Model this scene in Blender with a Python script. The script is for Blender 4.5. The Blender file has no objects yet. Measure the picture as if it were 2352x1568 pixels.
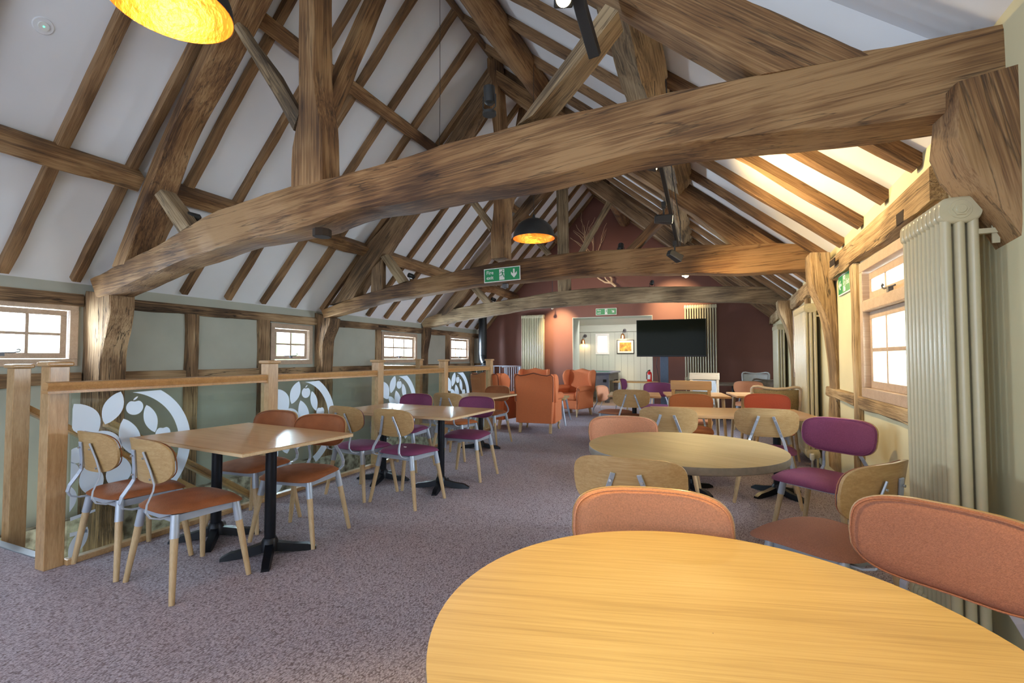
import bpy, bmesh, math, random
from mathutils import Vector, Matrix, noise
R = math.radians
random.seed(7)
D = bpy.data
SC = bpy.context.scene
COL = SC.collection

# ------------------------------------------------------------------ camera
CF, YAW, PITCH, CH = 1090.0, .4035, .0339, 1.28      # focal length in pixels of 2352x1568, yaw left, pitch up, height
cam_d = D.cameras.new('camera'); cam = D.objects.new('camera', cam_d); COL.objects.link(cam)
cam_d.sensor_width = 36; cam_d.lens = CF / 2352 * 36; cam_d.clip_start = .05; cam_d.clip_end = 200
cam.location = (0, 0, CH); cam.rotation_euler = (math.pi/2 + PITCH, 0, YAW)
SC.camera = cam
CO = Vector((0, 0, CH))
CFW = Vector((-math.sin(YAW)*math.cos(PITCH), math.cos(YAW)*math.cos(PITCH), math.sin(PITCH)))
CRT = Vector((math.cos(YAW), math.sin(YAW), 0)); CUP = CRT.cross(CFW)

# ------------------------------------------------------------------ world, exposure, big lights
w = D.worlds.new('world'); SC.world = w; w.use_nodes = True
nt = w.node_tree; bg = nt.nodes['Background']
tc = nt.nodes.new('ShaderNodeTexCoord'); nz = nt.nodes.new('ShaderNodeTexNoise'); nz.inputs['Scale'].default_value = 9
nz.inputs['Detail'].default_value = 6
cr = nt.nodes.new('ShaderNodeValToRGB')
cr.color_ramp.elements[0].position = .42; cr.color_ramp.elements[0].color = (.55, .72, .45, 1)
cr.color_ramp.elements[1].position = .56; cr.color_ramp.elements[1].color = (.92, .97, 1, 1)
nt.links.new(tc.outputs['Generated'], nz.inputs['Vector']); nt.links.new(nz.outputs['Fac'], cr.inputs['Fac'])
nt.links.new(cr.outputs['Color'], bg.inputs['Color']); bg.inputs['Strength'].default_value = 3.2
SC.view_settings.view_transform = 'Standard'; SC.view_settings.look = 'None'
SC.view_settings.exposure = 0.0; SC.view_settings.gamma = 1.0; SC.view_settings.use_curve_mapping = False

def area(name, loc, rot, sx, sy, watts, col):
    l = D.lights.new(name, 'AREA'); l.shape = 'RECTANGLE'; l.size = sx; l.size_y = sy; l.energy = watts; l.color = col
    o = D.objects.new(name, l); COL.objects.link(o); o.location = loc; o.rotation_euler = rot
    return o
def spot(name, loc, target, watts, col, ang=60, blend=.6, size=.04):
    l = D.lights.new(name, 'SPOT'); l.energy = watts; l.color = col; l.spot_size = R(ang); l.spot_blend = blend; l.shadow_soft_size = size
    o = D.objects.new(name, l); COL.objects.link(o); o.location = loc
    o.rotation_euler = (Vector(target) - Vector(loc)).to_track_quat('-Z', 'Y').to_euler()
    return o
def point(name, loc, watts, col, size=.05):
    l = D.lights.new(name, 'POINT'); l.energy = watts; l.color = col; l.shadow_soft_size = size
    o = D.objects.new(name, l); COL.objects.link(o); o.location = loc
    return o
COOL = (.72, .84, 1.0); WARM = (1.0, .70, .30)
# large cool fill light added behind the camera; the wall there is solid
area('fill_behind_camera', (-2.6, -3.2, 1.75), (R(94), 0, 0), 6.6, 3.0, 230, COOL)
# daylight outside each window
for (x, y, z, sx, sy, wt) in ((-6.75, 2.3, 1.55, 1.1, .7, 240), (-6.75, 5.7, 1.5, .75, .6, 190), (-6.75, 8.6, 1.5, 1.1, .6, 380), (-6.75, 11.2, 1.5, 1., .6, 380)):
    area('daylight_west', (x, y, z), (R(90), 0, R(-90)), sx, sy, wt, COOL)
for (y, wt) in ((3.95, 190), (8.1, 330)):
    area('daylight_east', (1.75, y, 1.5), (R(90), 0, R(90)), 1.2, 1.0, wt, COOL)
area('pool_room_fill', (-2.6, 13.9, 2.75), (0, 0, 0), 2.4, 1.6, 260, (1, .97, .92))  # overhead fill light added to brighten the pool room
# spotlights that wash the maroon gable wall (fittings on the back of the farthest beam)
spot('spot_end_wall', (-3.95, 11.5, 3.0), (-3.95, 12.7, 2.0), 520, (1, .74, .40), 52, 1)
spot('spot_end_wall', (-1.0, 11.2, 3.2), (-.9, 12.7, 2.5), 420, (1, .74, .40), 62, 1)
spot('spot_beam_west', (-3.0, 9.75, 2.9), (-2.6, 12.7, 3.0), 110, (1, .75, .5), 70, .8)
point('pendant_bulb', (-2.3, 1.36, 2.92), 8, (1, .70, .34), .05)
point('pendant_bulb', (-1.97, 5.28, 2.8), 3, (1, .65, .25), .05)

# ------------------------------------------------------------------ pixel helper: a point of the photograph on a plane of the place
def P(x, y, pl):
    d = CFW + CRT*((x-1176)/CF) + CUP*((784-y)/CF)
    if isinstance(pl[0], str):
        i = 'XYZ'.index(pl[0]); t = (pl[1] - CO[i]) / d[i]
    else:
        n, k = Vector(pl[0]), pl[1]; t = (k - n.dot(CO)) / n.dot(d)
    return CO + d*t
def WR(y): return 1.02 + .02*y           # east wall face, slightly out of square
XL = -6.34; RX, RZ = -2.95, 5.75; ZL, ZR = 2.08, 2.40; YE = 12.7
SLL = math.atan2(RZ-ZL, RX-XL); SLR = math.atan2(RZ-ZR, 1.12-RX)

# ------------------------------------------------------------------ materials
def nodes(name):
    m = D.materials.new(name); m.use_nodes = True
    return m, m.node_tree, m.node_tree.nodes['Principled BSDF']
def lk(t, a, b): t.links.new(a, b)
def mat(name, col, rough=.6, metal=0, noise_amt=.08, nscale=30, bump=.0, bscale=200, emit=None, spec=None, coat=0):
    m, t, b = nodes(name)
    b.inputs['Roughness'].default_value = rough; b.inputs['Metallic'].default_value = metal
    if spec is not None: b.inputs['Specular IOR Level'].default_value = spec
    if coat: b.inputs['Coat Weight'].default_value = coat; b.inputs['Coat Roughness'].default_value = .15
    tc = t.nodes.new('ShaderNodeTexCoord'); n = t.nodes.new('ShaderNodeTexNoise'); n.inputs['Scale'].default_value = nscale
    n.inputs['Detail'].default_value = 4; lk(t, tc.outputs['Object'], n.inputs['Vector'])
    r = t.nodes.new('ShaderNodeValToRGB'); r.color_ramp.elements[0].position = .3; r.color_ramp.elements[1].position = .7
    r.color_ramp.elements[0].color = (*[c*(1-noise_amt) for c in col], 1); r.color_ramp.elements[1].color = (*[min(1, c*(1+noise_amt)) for c in col], 1)
    lk(t, n.outputs['Fac'], r.inputs['Fac']); lk(t, r.outputs['Color'], b.inputs['Base Color'])
    if bump:
        n2 = t.nodes.new('ShaderNodeTexNoise'); n2.inputs['Scale'].default_value = bscale; n2.inputs['Detail'].default_value = 3
        lk(t, tc.outputs['Object'], n2.inputs['Vector']); bp = t.nodes.new('ShaderNodeBump'); bp.inputs['Strength'].default_value = bump
        bp.inputs['Distance'].default_value = .01; lk(t, n2.outputs['Fac'], bp.inputs['Height']); lk(t, bp.outputs['Normal'], b.inputs['Normal'])
    if emit: b.inputs['Emission Color'].default_value = (*emit[0], 1); b.inputs['Emission Strength'].default_value = emit[1]
    return m
def wood(name, dark, mid, light, sc=(1.2, 14, 14), rough=.6, bump=.3, tone=.5, crack=0, fine=1.0, coat=0, lo=.34, hi=.76):
    """grain runs along local X"""
    m, t, b = nodes(name); b.inputs['Roughness'].default_value = rough
    if coat: b.inputs['Coat Weight'].default_value = coat; b.inputs['Coat Roughness'].default_value = .18
    tc = t.nodes.new('ShaderNodeTexCoord'); oi = t.nodes.new('ShaderNodeObjectInfo')
    mu = t.nodes.new('ShaderNodeVectorMath'); mu.operation = 'SCALE'; mu.inputs[0].default_value = (7.3, 3.1, 5.7); lk(t, oi.outputs['Random'], mu.inputs['Scale'])
    ad = t.nodes.new('ShaderNodeVectorMath'); ad.operation = 'ADD'; lk(t, tc.outputs['Object'], ad.inputs[0]); lk(t, mu.outputs[0], ad.inputs[1])
    mp = t.nodes.new('ShaderNodeMapping'); mp.inputs['Scale'].default_value = sc; lk(t, ad.outputs[0], mp.inputs['Vector'])
    # broad swirls, grain, tone
    n1 = t.nodes.new('ShaderNodeTexNoise'); n1.inputs['Scale'].default_value = 1.0; n1.inputs['Detail'].default_value = 5; n1.inputs['Distortion'].default_value = .5
    lk(t, mp.outputs[0], n1.inputs['Vector'])
    mp2 = t.nodes.new('ShaderNodeMapping'); mp2.inputs['Scale'].default_value = (sc[0]*2.2, sc[1]*7*fine, sc[2]*7*fine); lk(t, ad.outputs[0], mp2.inputs['Vector'])
    n2 = t.nodes.new('ShaderNodeTexNoise'); n2.inputs['Scale'].default_value = 1; n2.inputs['Detail'].default_value = 4; n2.inputs['Distortion'].default_value = .6
    lk(t, mp2.outputs[0], n2.inputs['Vector'])
    n3 = t.nodes.new('ShaderNodeTexNoise'); n3.inputs['Scale'].default_value = 1.4; n3.inputs['Detail'].default_value = 2; lk(t, ad.outputs[0], n3.inputs['Vector'])
    mx = t.nodes.new('ShaderNodeMath'); mx.operation = 'MULTIPLY_ADD'; lk(t, n2.outputs['Fac'], mx.inputs[0]); mx.inputs[1].default_value = .45
    m2 = t.nodes.new('ShaderNodeMath'); m2.operation = 'MULTIPLY'; lk(t, n1.outputs['Fac'], m2.inputs[0]); m2.inputs[1].default_value = .35
    mp4 = t.nodes.new('ShaderNodeMapping'); mp4.inputs['Scale'].default_value = (sc[0]*4, sc[1]*22*fine, sc[2]*22*fine); lk(t, ad.outputs[0], mp4.inputs['Vector'])
    n4 = t.nodes.new('ShaderNodeTexNoise'); n4.inputs['Scale'].default_value = 1; n4.inputs['Detail'].default_value = 3; n4.inputs['Distortion'].default_value = .3; lk(t, mp4.outputs[0], n4.inputs['Vector'])
    mf = t.nodes.new('ShaderNodeMath'); mf.operation = 'MULTIPLY_ADD'; lk(t, n4.outputs['Fac'], mf.inputs[0]); mf.inputs[1].default_value = .35; lk(t, m2.outputs[0], mf.inputs[2]); lk(t, mf.outputs[0], mx.inputs[2])
    m3 = t.nodes.new('ShaderNodeMath'); m3.operation = 'MULTIPLY_ADD'; lk(t, n3.outputs['Fac'], m3.inputs[0]); m3.inputs[1].default_value = tone; 
    m4 = t.nodes.new('ShaderNodeMath'); m4.operation = 'SUBTRACT'; lk(t, mx.outputs[0], m4.inputs[0]); m4.inputs[1].default_value = tone*.5; lk(t, m4.outputs[0], m3.inputs[2])
    r = t.nodes.new('ShaderNodeValToRGB'); e = r.color_ramp.elements
    e[0].position = lo; e[0].color = (*dark, 1); e[1].position = hi; e[1].color = (*light, 1)
    k = e.new((lo+hi)/2); k.color = (*mid, 1); lk(t, m3.outputs[0], r.inputs['Fac'])
    out = r.outputs['Color']; hgt = mx.outputs[0]
    if crack:
        mp3 = t.nodes.new('ShaderNodeMapping'); mp3.inputs['Scale'].default_value = (.35, 6, 6); lk(t, ad.outputs[0], mp3.inputs['Vector'])
        v = t.nodes.new('ShaderNodeTexNoise'); v.inputs['Scale'].default_value = 1.3; v.inputs['Detail'].default_value = 7; v.inputs['Distortion'].default_value = .25; lk(t, mp3.outputs[0], v.inputs['Vector'])
        s1 = t.nodes.new('ShaderNodeMath'); s1.operation = 'SUBTRACT'; lk(t, v.outputs['Fac'], s1.inputs[0]); s1.inputs[1].default_value = .5
        s2 = t.nodes.new('ShaderNodeMath'); s2.operation = 'ABSOLUTE'; lk(t, s1.outputs[0], s2.inputs[0])
        cr = t.nodes.new('ShaderNodeValToRGB'); cr.color_ramp.elements[0].position = 0; cr.color_ramp.elements[0].color = (1-crack, 1-crack, 1-crack, 1)
        cr.color_ramp.elements[1].position = .010; cr.color_ramp.elements[1].color = (1, 1, 1, 1); lk(t, s2.outputs[0], cr.inputs['Fac'])
        mm = t.nodes.new('ShaderNodeMix'); mm.data_type = 'RGBA'; mm.blend_type = 'MULTIPLY'; mm.inputs[0].default_value = 1
        lk(t, out, mm.inputs[6]); lk(t, cr.outputs['Color'], mm.inputs[7]); out = mm.outputs[2]
        h2 = t.nodes.new('ShaderNodeMath'); h2.operation = 'MULTIPLY'; lk(t, hgt, h2.inputs[0]); lk(t, cr.outputs['Color'], h2.inputs[1]); hgt = h2.outputs[0]
    lk(t, out, b.inputs['Base Color'])
    if bump:
        bp = t.nodes.new('ShaderNodeBump'); bp.inputs['Strength'].default_value = bump; bp.inputs['Distance'].default_value = .02
        lk(t, hgt, bp.inputs['Height']); lk(t, bp.outputs['Normal'], b.inputs['Normal'])
    return m
M = {}
M['oak_beam'] = wood('old oak', (.065, .028, .010), (.20, .10, .037), (.35, .205, .09), (.8, 8, 8), .75, .3, .75, .6, lo=.42, hi=.72)
M['oak_grey'] = wood('weathered oak', (.085, .055, .03), (.25, .17, .09), (.42, .31, .18), (.9, 9, 9), .8, .32, .6, .6, lo=.42, hi=.72)
M['oak_dark'] = wood('dark oak', (.055, .03, .014), (.17, .097, .045), (.30, .185, .095), (1, 10, 10), .8, .5, .6, .7, lo=.42, hi=.72)
M['rafter'] = wood('rafter oak', (.085, .042, .018), (.22, .12, .052), (.34, .20, .095), (1.4, 14, 14), .8, .4, .6, .5, lo=.40, hi=.74)
M['frame_oak'] = wood('wall frame oak', (.07, .04, .02), (.24, .14, .068), (.46, .31, .17), (1, 12, 12), .85, .7, .8, .85, lo=.42, hi=.72)
M['frame_lit'] = wood('warm lit wall frame oak', (.15, .09, .04), (.38, .25, .12), (.56, .42, .24), (1, 12, 12), .85, .7, .7, .8, lo=.42, hi=.72)  # right wall timbers: warm lamplight put into the oak's colour
M['joinery'] = wood('pale window oak', (.32, .22, .15), (.44, .32, .225), (.54, .41, .30), (1.5, 16, 16), .5, .08, .3)
M['baluster'] = wood('varnished oak', (.30, .17, .07), (.46, .28, .13), (.58, .38, .20), (1.5, 14, 14), .35, .08, .5, coat=.3)
M['baluster_v'] = wood('varnished oak upright', (.30, .17, .07), (.46, .28, .13), (.58, .38, .20), (14, 14, 1.2), .35, .08, .3, coat=.3)
M['handrail'] = wood('handrail oak', (.30, .15, .05), (.45, .24, .09), (.56, .33, .14), (1, 18, 18), .3, .06, .4, coat=.4)
M['table_top'] = wood('oak veneer', (.40, .21, .085), (.50, .28, .12), (.58, .35, .165), (1.2, 12, 12), .46, .03, .5, coat=.25)
M['table_edge'] = wood('oak lipping', (.50, .34, .18), (.62, .44, .25), (.72, .54, .34), (2, 14, 14), .5, .05, .3)
M['round_top'] = wood('pale oak round top', (.34, .225, .095), (.47, .33, .145), (.56, .41, .20), (1.2, 10, 10), .5, .04, .4, fine=1.6, lo=.36, hi=.78)
M['round_edge'] = mat('grey edge band', (.20, .165, .13), .45, noise_amt=.15)
M['ply'] = wood('oak ply', (.34, .20, .08), (.44, .275, .115), (.54, .37, .18), (1.5, 14, 14), .4, .04, .4, coat=.2)
M['ply_edge'] = mat('ply edge', (.60, .43, .24), .5, noise_amt=.12, nscale=80)
M['leg_wood'] = wood('beech leg', (.42, .28, .14), (.53, .37, .20), (.62, .46, .28), (30, 30, 2), .45, .02, .3)
M['chair_metal'] = mat('pale blue grey powder coat', (.42, .47, .56), .35, .25, .03)
M['tan'] = mat('tan suede fabric', (.27, .09, .033), .75, 0, .14, 12, .25, 120, spec=.25)
M['peach'] = mat('peach woven fabric', (.60, .27, .15), .85, 0, .16, 220, .35, 420)
M['rust'] = mat('rust woven fabric', (.36, .145, .085), .85, 0, .18, 220, .35, 420)
M['red_fab'] = mat('brick red fabric', (.45, .09, .05), .8, 0, .1, 200, .3, 400)
M['orange_fab'] = mat('burnt orange fabric', (.42, .13, .035), .8, 0, .1, 200, .3, 400)
M['purple'] = mat('plum fabric', (.17, .032, .10), .75, 0, .15, 160, .3, 300)
M['armchair'] = mat('orange wool', (.66, .19, .068), .85, 0, .08, 120, .25, 300)
M['piping'] = mat('dark piping', (.10, .03, .02), .7)
M['ceil'] = mat('white plaster', (.75, .755, .78), .9, 0, .02, 2.5, .12, 6)
M['sage'] = mat('sage plaster', (.40, .405, .34), .9, 0, .05, 3, .15, 8)
M['cream'] = mat('cream plaster', (.66, .60, .38), .9, 0, .04, 3, .15, 8)
M['maroon'] = mat('maroon paint', (.20, .078, .056), .6, 0, .04, 3, .06, 10)
M['panel'] = mat('pale sage boarding', (.52, .56, .50), .6, 0, .02)
M['white'] = mat('white paint', (.82, .82, .80), .6, 0, .02)
M['rad'] = mat('cream radiator enamel', (.54, .48, .32), .25, 0, .02)
M['black'] = mat('black metal', (.012, .013, .015), .35, .3, .05)
M['lampblack'] = mat('black lamp body', (.018, .018, .018), .45, 0, .05)
M['iron'] = mat('black cast iron', (.010, .012, .018), .38, .5, .1)
M['gold'] = mat('gold leaf', (1.0, .40, .08), .46, 1.0, .15, 14, .8, 30)
M['copper'] = mat('brushed copper', (.75, .36, .18), .3, 1.0, .1)
M['steel'] = mat('steel', (.6, .62, .65), .3, .9, .05)
M['darksteel'] = mat('iron stay', (.12, .12, .13), .45, .7, .05)
M['glow'] = mat('lit lamp', (1, .8, .5), .5, emit=((1, .80, .45), 22))
M['glowsoft'] = mat('lit lamp face', (1, .8, .5), .5, emit=((1, .78, .42), 5))
M['led'] = mat('green led', (.1, .8, .3), .5, emit=((.15, 1, .45), 2))
M['sign_green'] = mat('sign green', (.015, .28, .10), .4, 0, .03)
M['sign_white'] = mat('sign white', (.80, .82, .78), .5, 0, .02)
M['red'] = mat('extinguisher red', (.65, .02, .015), .25, 0, .04)
M['tv'] = mat('tv screen', (.016, .018, .011), .08, 0, .02, spec=.05)
M['bluegrey'] = mat('blue grey column', (.10, .14, .21), .5, 0, .05)
M['pool_side'] = wood('dark grey laminate', (.06, .055, .055), (.11, .10, .10), (.16, .15, .15), (1, 14, 14), .5, .03, .3)
M['pool_end'] = mat('blue grey laminate', (.13, .15, .22), .4, 0, .06)
M['baize'] = mat('green baize', (.0, .14, .05), .9)
M['grey_fab'] = mat('grey weave', (.50, .53, .56), .85, 0, .2, 260, .3, 400)
M['cane'] = mat('woven cane', (.30, .22, .10), .7, 0, .35, 120, .4, 200)
M['honey'] = wood('honey oak', (.40, .19, .05), (.52, .27, .08), (.60, .34, .12), (1.5, 14, 14), .4, .04, .4)
M['pale'] = wood('pale limed oak', (.52, .38, .24), (.64, .50, .34), (.72, .58, .42), (1.5, 14, 14), .5, .04, .4)
M['whitegrey'] = mat('white grey ply', (.60, .62, .64), .5, 0, .06)
M['twig'] = mat('pale branch bark', (.72, .50, .30), .7, 0, .15)
M['plastic'] = mat('white plastic', (.78, .78, .76), .4, 0, .02)
M['nosing'] = mat('grey nosing', (.20, .22, .25), .4, .5, .05)
M['paper'] = mat('mount board', (.85, .80, .72), .7)
def m_stone():
    m, t, b = nodes('rubble stone'); tc = t.nodes.new('ShaderNodeTexCoord'); v = t.nodes.new('ShaderNodeTexVoronoi'); v.inputs['Scale'].default_value = 5
    n = t.nodes.new('ShaderNodeTexNoise'); n.inputs['Scale'].default_value = 9; n.inputs['Detail'].default_value = 6
    lk(t, tc.outputs['Object'], v.inputs['Vector']); lk(t, tc.outputs['Object'], n.inputs['Vector'])
    r = t.nodes.new('ShaderNodeValToRGB'); r.color_ramp.elements[0].color = (.16, .13, .09, 1); r.color_ramp.elements[0].position = .35
    r.color_ramp.elements[1].color = (.62, .58, .46, 1); r.color_ramp.elements[1].position = .6; lk(t, n.outputs['Fac'], r.inputs['Fac'])
    lk(t, r.outputs['Color'], b.inputs['Base Color']); b.inputs['Roughness'].default_value = .95
    bp = t.nodes.new('ShaderNodeBump'); bp.inputs['Strength'].default_value = .8; lk(t, v.outputs['Distance'], bp.inputs['Height']); lk(t, bp.outputs['Normal'], b.inputs['Normal'])
    return m
M['stone'] = m_stone()
def m_carpet():
    m, t, b = nodes('woven carpet'); b.inputs['Roughness'].default_value = .95; b.inputs['Specular IOR Level'].default_value = .15
    tc = t.nodes.new('ShaderNodeTexCoord')
    ns = t.nodes.new('ShaderNodeTexNoise'); ns.inputs['Scale'].default_value = 14; lk(t, tc.outputs['Object'], ns.inputs['Vector'])
    wob = t.nodes.new('ShaderNodeVectorMath'); wob.operation = 'MULTIPLY_ADD'; lk(t, ns.outputs['Color'], wob.inputs[0]); wob.inputs[1].default_value = (.02, .02, 0); lk(t, tc.outputs['Object'], wob.inputs[2])
    def loops(sx, sy, off):
        mp = t.nodes.new('ShaderNodeMapping'); mp.inputs['Scale'].default_value = (sx, sy, 1); mp.inputs['Location'].default_value = (off, off*2, 0); lk(t, wob.outputs[0], mp.inputs['Vector'])
        v = t.nodes.new('ShaderNodeTexVoronoi'); v.distance = 'CHEBYCHEV'; v.inputs['Scale'].default_value = 1; v.inputs['Randomness'].default_value = .75; lk(t, mp.outputs[0], v.inputs['Vector'])
        return v
    v1 = loops(150, 75, 0); v2 = loops(60, 190, 3.3)
    r = t.nodes.new('ShaderNodeValToRGB'); e = r.color_ramp.elements; e[0].position = .18; e[0].color = (.53, .47, .53, 1); e[1].position = .62; e[1].color = (.18, .14, .15, 1)
    lk(t, v1.outputs['Distance'], r.inputs['Fac'])
    n2 = t.nodes.new('ShaderNodeTexNoise'); n2.inputs['Scale'].default_value = 90; n2.inputs['Detail'].default_value = 2; lk(t, tc.outputs['Object'], n2.inputs['Vector'])
    r2 = t.nodes.new('ShaderNodeValToRGB'); r2.color_ramp.elements[0].position = .10; r2.color_ramp.elements[0].color = (.75, .75, .75, 1); r2.color_ramp.elements[1].position = .45; r2.color_ramp.elements[1].color = (0, 0, 0, 1)
    lk(t, v2.outputs['Distance'], r2.inputs['Fac'])
    g = t.nodes.new('ShaderNodeMath'); g.operation = 'MULTIPLY'; lk(t, r2.outputs['Color'], g.inputs[0]); lk(t, n2.outputs['Fac'], g.inputs[1])
    mx = t.nodes.new('ShaderNodeMix'); mx.data_type = 'RGBA'; lk(t, g.outputs[0], mx.inputs[0]); lk(t, r.outputs['Color'], mx.inputs[6]); mx.inputs[7].default_value = (.66, .60, .68, 1)
    lk(t, mx.outputs[2], b.inputs['Base Color'])
    bp = t.nodes.new('ShaderNodeBump'); bp.inputs['Strength'].default_value = .6; bp.inputs['Distance'].default_value = .004; bp.invert = True
    lk(t, v1.outputs['Distance'], bp.inputs['Height']); lk(t, bp.outputs['Normal'], b.inputs['Normal'])
    return m
M['carpet'] = m_carpet()
M['laminate'] = wood('laminate floor', (.30, .18, .11), (.42, .28, .19), (.52, .38, .27), (1, 8, 8), .3, .02, .6, coat=.2)
def m_glass(name, tint, mixv, rough=.02):
    m = D.materials.new(name); m.use_nodes = True; t = m.node_tree; t.nodes.clear()
    o = t.nodes.new('ShaderNodeOutputMaterial'); a = t.nodes.new('ShaderNodeBsdfTransparent'); a.inputs[0].default_value = (*tint, 1)
    g = t.nodes.new('ShaderNodeBsdfGlossy'); g.inputs['Roughness'].default_value = rough
    f = t.nodes.new('ShaderNodeFresnel'); f.inputs['IOR'].default_value = mixv; mx = t.nodes.new('ShaderNodeMixShader')
    ge = t.nodes.new('ShaderNodeNewGeometry'); iv = t.nodes.new('ShaderNodeMath'); iv.operation = 'SUBTRACT'; iv.inputs[0].default_value = 1; lk(t, ge.outputs['Backfacing'], iv.inputs[1])
    pr = t.nodes.new('ShaderNodeMath'); pr.operation = 'MULTIPLY'; lk(t, f.outputs[0], pr.inputs[0]); lk(t, iv.outputs[0], pr.inputs[1])
    lk(t, pr.outputs[0], mx.inputs[0]); lk(t, a.outputs[0], mx.inputs[1]); lk(t, g.outputs[0], mx.inputs[2]); lk(t, mx.outputs[0], o.inputs[0])
    return m
M['pane'] = m_glass('window glass', (.97, .99, .98), 1.45)
M['glass'] = m_glass('balustrade glass', (.90, .95, .94), 1.5)
def m_frost():
    m = D.materials.new('etched frosting'); m.use_nodes = True; t = m.node_tree; t.nodes.clear()
    o = t.nodes.new('ShaderNodeOutputMaterial'); a = t.nodes.new('ShaderNodeBsdfDiffuse'); a.inputs[0].default_value = (.82, .88, .97, 1)
    b = t.nodes.new('ShaderNodeBsdfTranslucent'); b.inputs[0].default_value = (.85, .9, .97, 1); c = t.nodes.new('ShaderNodeBsdfTransparent')
    m1 = t.nodes.new('ShaderNodeMixShader'); m1.inputs[0].default_value = .4; lk(t, a.outputs[0], m1.inputs[1]); lk(t, b.outputs[0], m1.inputs[2])
    m2 = t.nodes.new('ShaderNodeMixShader'); m2.inputs[0].default_value = .12; lk(t, m1.outputs[0], m2.inputs[1]); lk(t, c.outputs[0], m2.inputs[2]); lk(t, m2.outputs[0], o.inputs[0])
    return m
M['frost'] = m_frost()
def m_picture():
    m, t, b = nodes('nature print'); tc = t.nodes.new('ShaderNodeTexCoord'); n = t.nodes.new('ShaderNodeTexNoise'); n.inputs['Scale'].default_value = 7; n.inputs['Detail'].default_value = 5
    lk(t, tc.outputs['Object'], n.inputs['Vector']); r = t.nodes.new('ShaderNodeValToRGB'); e = r.color_ramp.elements
    e[0].position = .3; e[0].color = (.10, .09, .02, 1); e[1].position = .7; e[1].color = (.85, .70, .42, 1); k = e.new(.5); k.color = (.55, .28, .06, 1); k = e.new(.6); k.color = (.75, .55, .08, 1)
    lk(t, n.outputs['Fac'], r.inputs['Fac']); lk(t, r.outputs['Color'], b.inputs['Base Color']); return m
M['picture'] = m_picture()

# ------------------------------------------------------------------ mesh builder
class MB:
    def __init__(s): s.v = []; s.f = []
    def add(s, vs, fs):
        k = len(s.v); s.v += [tuple(v) for v in vs]; s.f += [tuple(i+k for i in f) for f in fs]; return s
    def box(s, x0, x1, y0, y1, z0, z1):
        return s.add([(x0,y0,z0),(x1,y0,z0),(x1,y1,z0),(x0,y1,z0),(x0,y0,z1),(x1,y0,z1),(x1,y1,z1),(x0,y1,z1)],
                     [(3,2,1,0),(4,5,6,7),(0,1,5,4),(1,2,6,5),(2,3,7,6),(3,0,4,7)])
    def loft(s, rings, cap=True, closed=False):
        n = len(rings[0]); k = len(s.v)
        for r in rings: s.v += [tuple(p) for p in r]
        m = len(rings)
        for i in range(m if closed else m-1):
            a = k+i*n; b = k+((i+1) % m)*n
            for j in range(n): s.f.append((a+j, a+(j+1) % n, b+(j+1) % n, b+j))
        if cap and not closed:
            s.f.append(tuple(k+j for j in reversed(range(n)))); s.f.append(tuple(k+(m-1)*n+j for j in range(n)))
        return s
    def tube(s, pts, r, n=10, flat=None, cap=True, up=(0, 0, 1)):
        pts = [Vector(p) for p in pts]; rings = []
        rr = r if isinstance(r, (list, tuple)) else [r]*len(pts)
        prev = None
        for i, p in enumerate(pts):
            d = (pts[min(i+1, len(pts)-1)] - pts[max(i-1, 0)]).normalized()
            if prev is None:
                u = Vector(up); a = d.cross(u)
                if a.length < 1e-3: a = d.cross(Vector((1, 0, 0)))
                a.normalize()
            else: a = (prev - d*prev.dot(d)).normalized()
            prev = a; b = a.cross(d)
            if flat: # rectangular section, flat[0] along a, flat[1] along b
                c = [(1,1),(-1,1),(-1,-1),(1,-1)]
                rings.append([p + a*(flat[0]*x) + b*(flat[1]*y) for x, y in c])
            else: rings.append([p + (a*math.cos(2*math.pi*j/n) + b*math.sin(2*math.pi*j/n))*rr[i] for j in range(n)])
        return s.loft(rings, cap)
    def lathe(s, prof, n=32, c=(0,0,0), cap=False):
        rings = [[(c[0]+r*math.cos(2*math.pi*j/n), c[1]+r*math.sin(2*math.pi*j/n), c[2]+z) for j in range(n)] for r, z in prof]
        return s.loft(rings, cap)
    def prism(s, poly, h0, h1, axis='Y'):
        def m(a, b, h): return {'Y': (a, h, b), 'X': (h, a, b), 'Z': (a, b, h)}[axis]
        n = len(poly); k = len(s.v)
        s.v += [m(a, b, h0) for a, b in poly] + [m(a, b, h1) for a, b in poly]
        s.f += [tuple(k+i for i in range(n)), tuple(k+n+i for i in reversed(range(n)))]
        s.f += [(k+i, k+n+i, k+n+(i+1) % n, k+(i+1) % n) for i in range(n)]
        return s
    def build(s, name, m, parent=None, smooth=0, bevel=0, sub=0, loc=None, bseg=2):
        me = D.meshes.new(name); me.from_pydata(s.v, [], s.f); me.update()
        bm = bmesh.new(); bm.from_mesh(me); bmesh.ops.recalc_face_normals(bm, faces=bm.faces); bm.to_mesh(me); bm.free()
        o = D.objects.new(name, me); COL.objects.link(o)
        mm = M[m] if isinstance(m, str) else m; me.materials.append(mm)
        if parent is not None: o.parent = parent
        if loc is not None: o.location = loc
        if bevel:
            b = o.modifiers.new('bevel', 'BEVEL'); b.width = bevel; b.segments = bseg; b.limit_method = 'ANGLE'; b.angle_limit = R(40)
        if sub:
            q = o.modifiers.new('sub', 'SUBSURF'); q.levels = sub; q.render_levels = sub
        if smooth:
            me.shade_smooth(); me.set_sharp_from_angle(angle=R(smooth))
        return o
def tag(o, label=None, cat=None, group=None, kind=None):
    if label: o['label'] = label
    if cat: o['category'] = cat
    if group: o['group'] = group
    if kind: o['kind'] = kind
    return o
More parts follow.
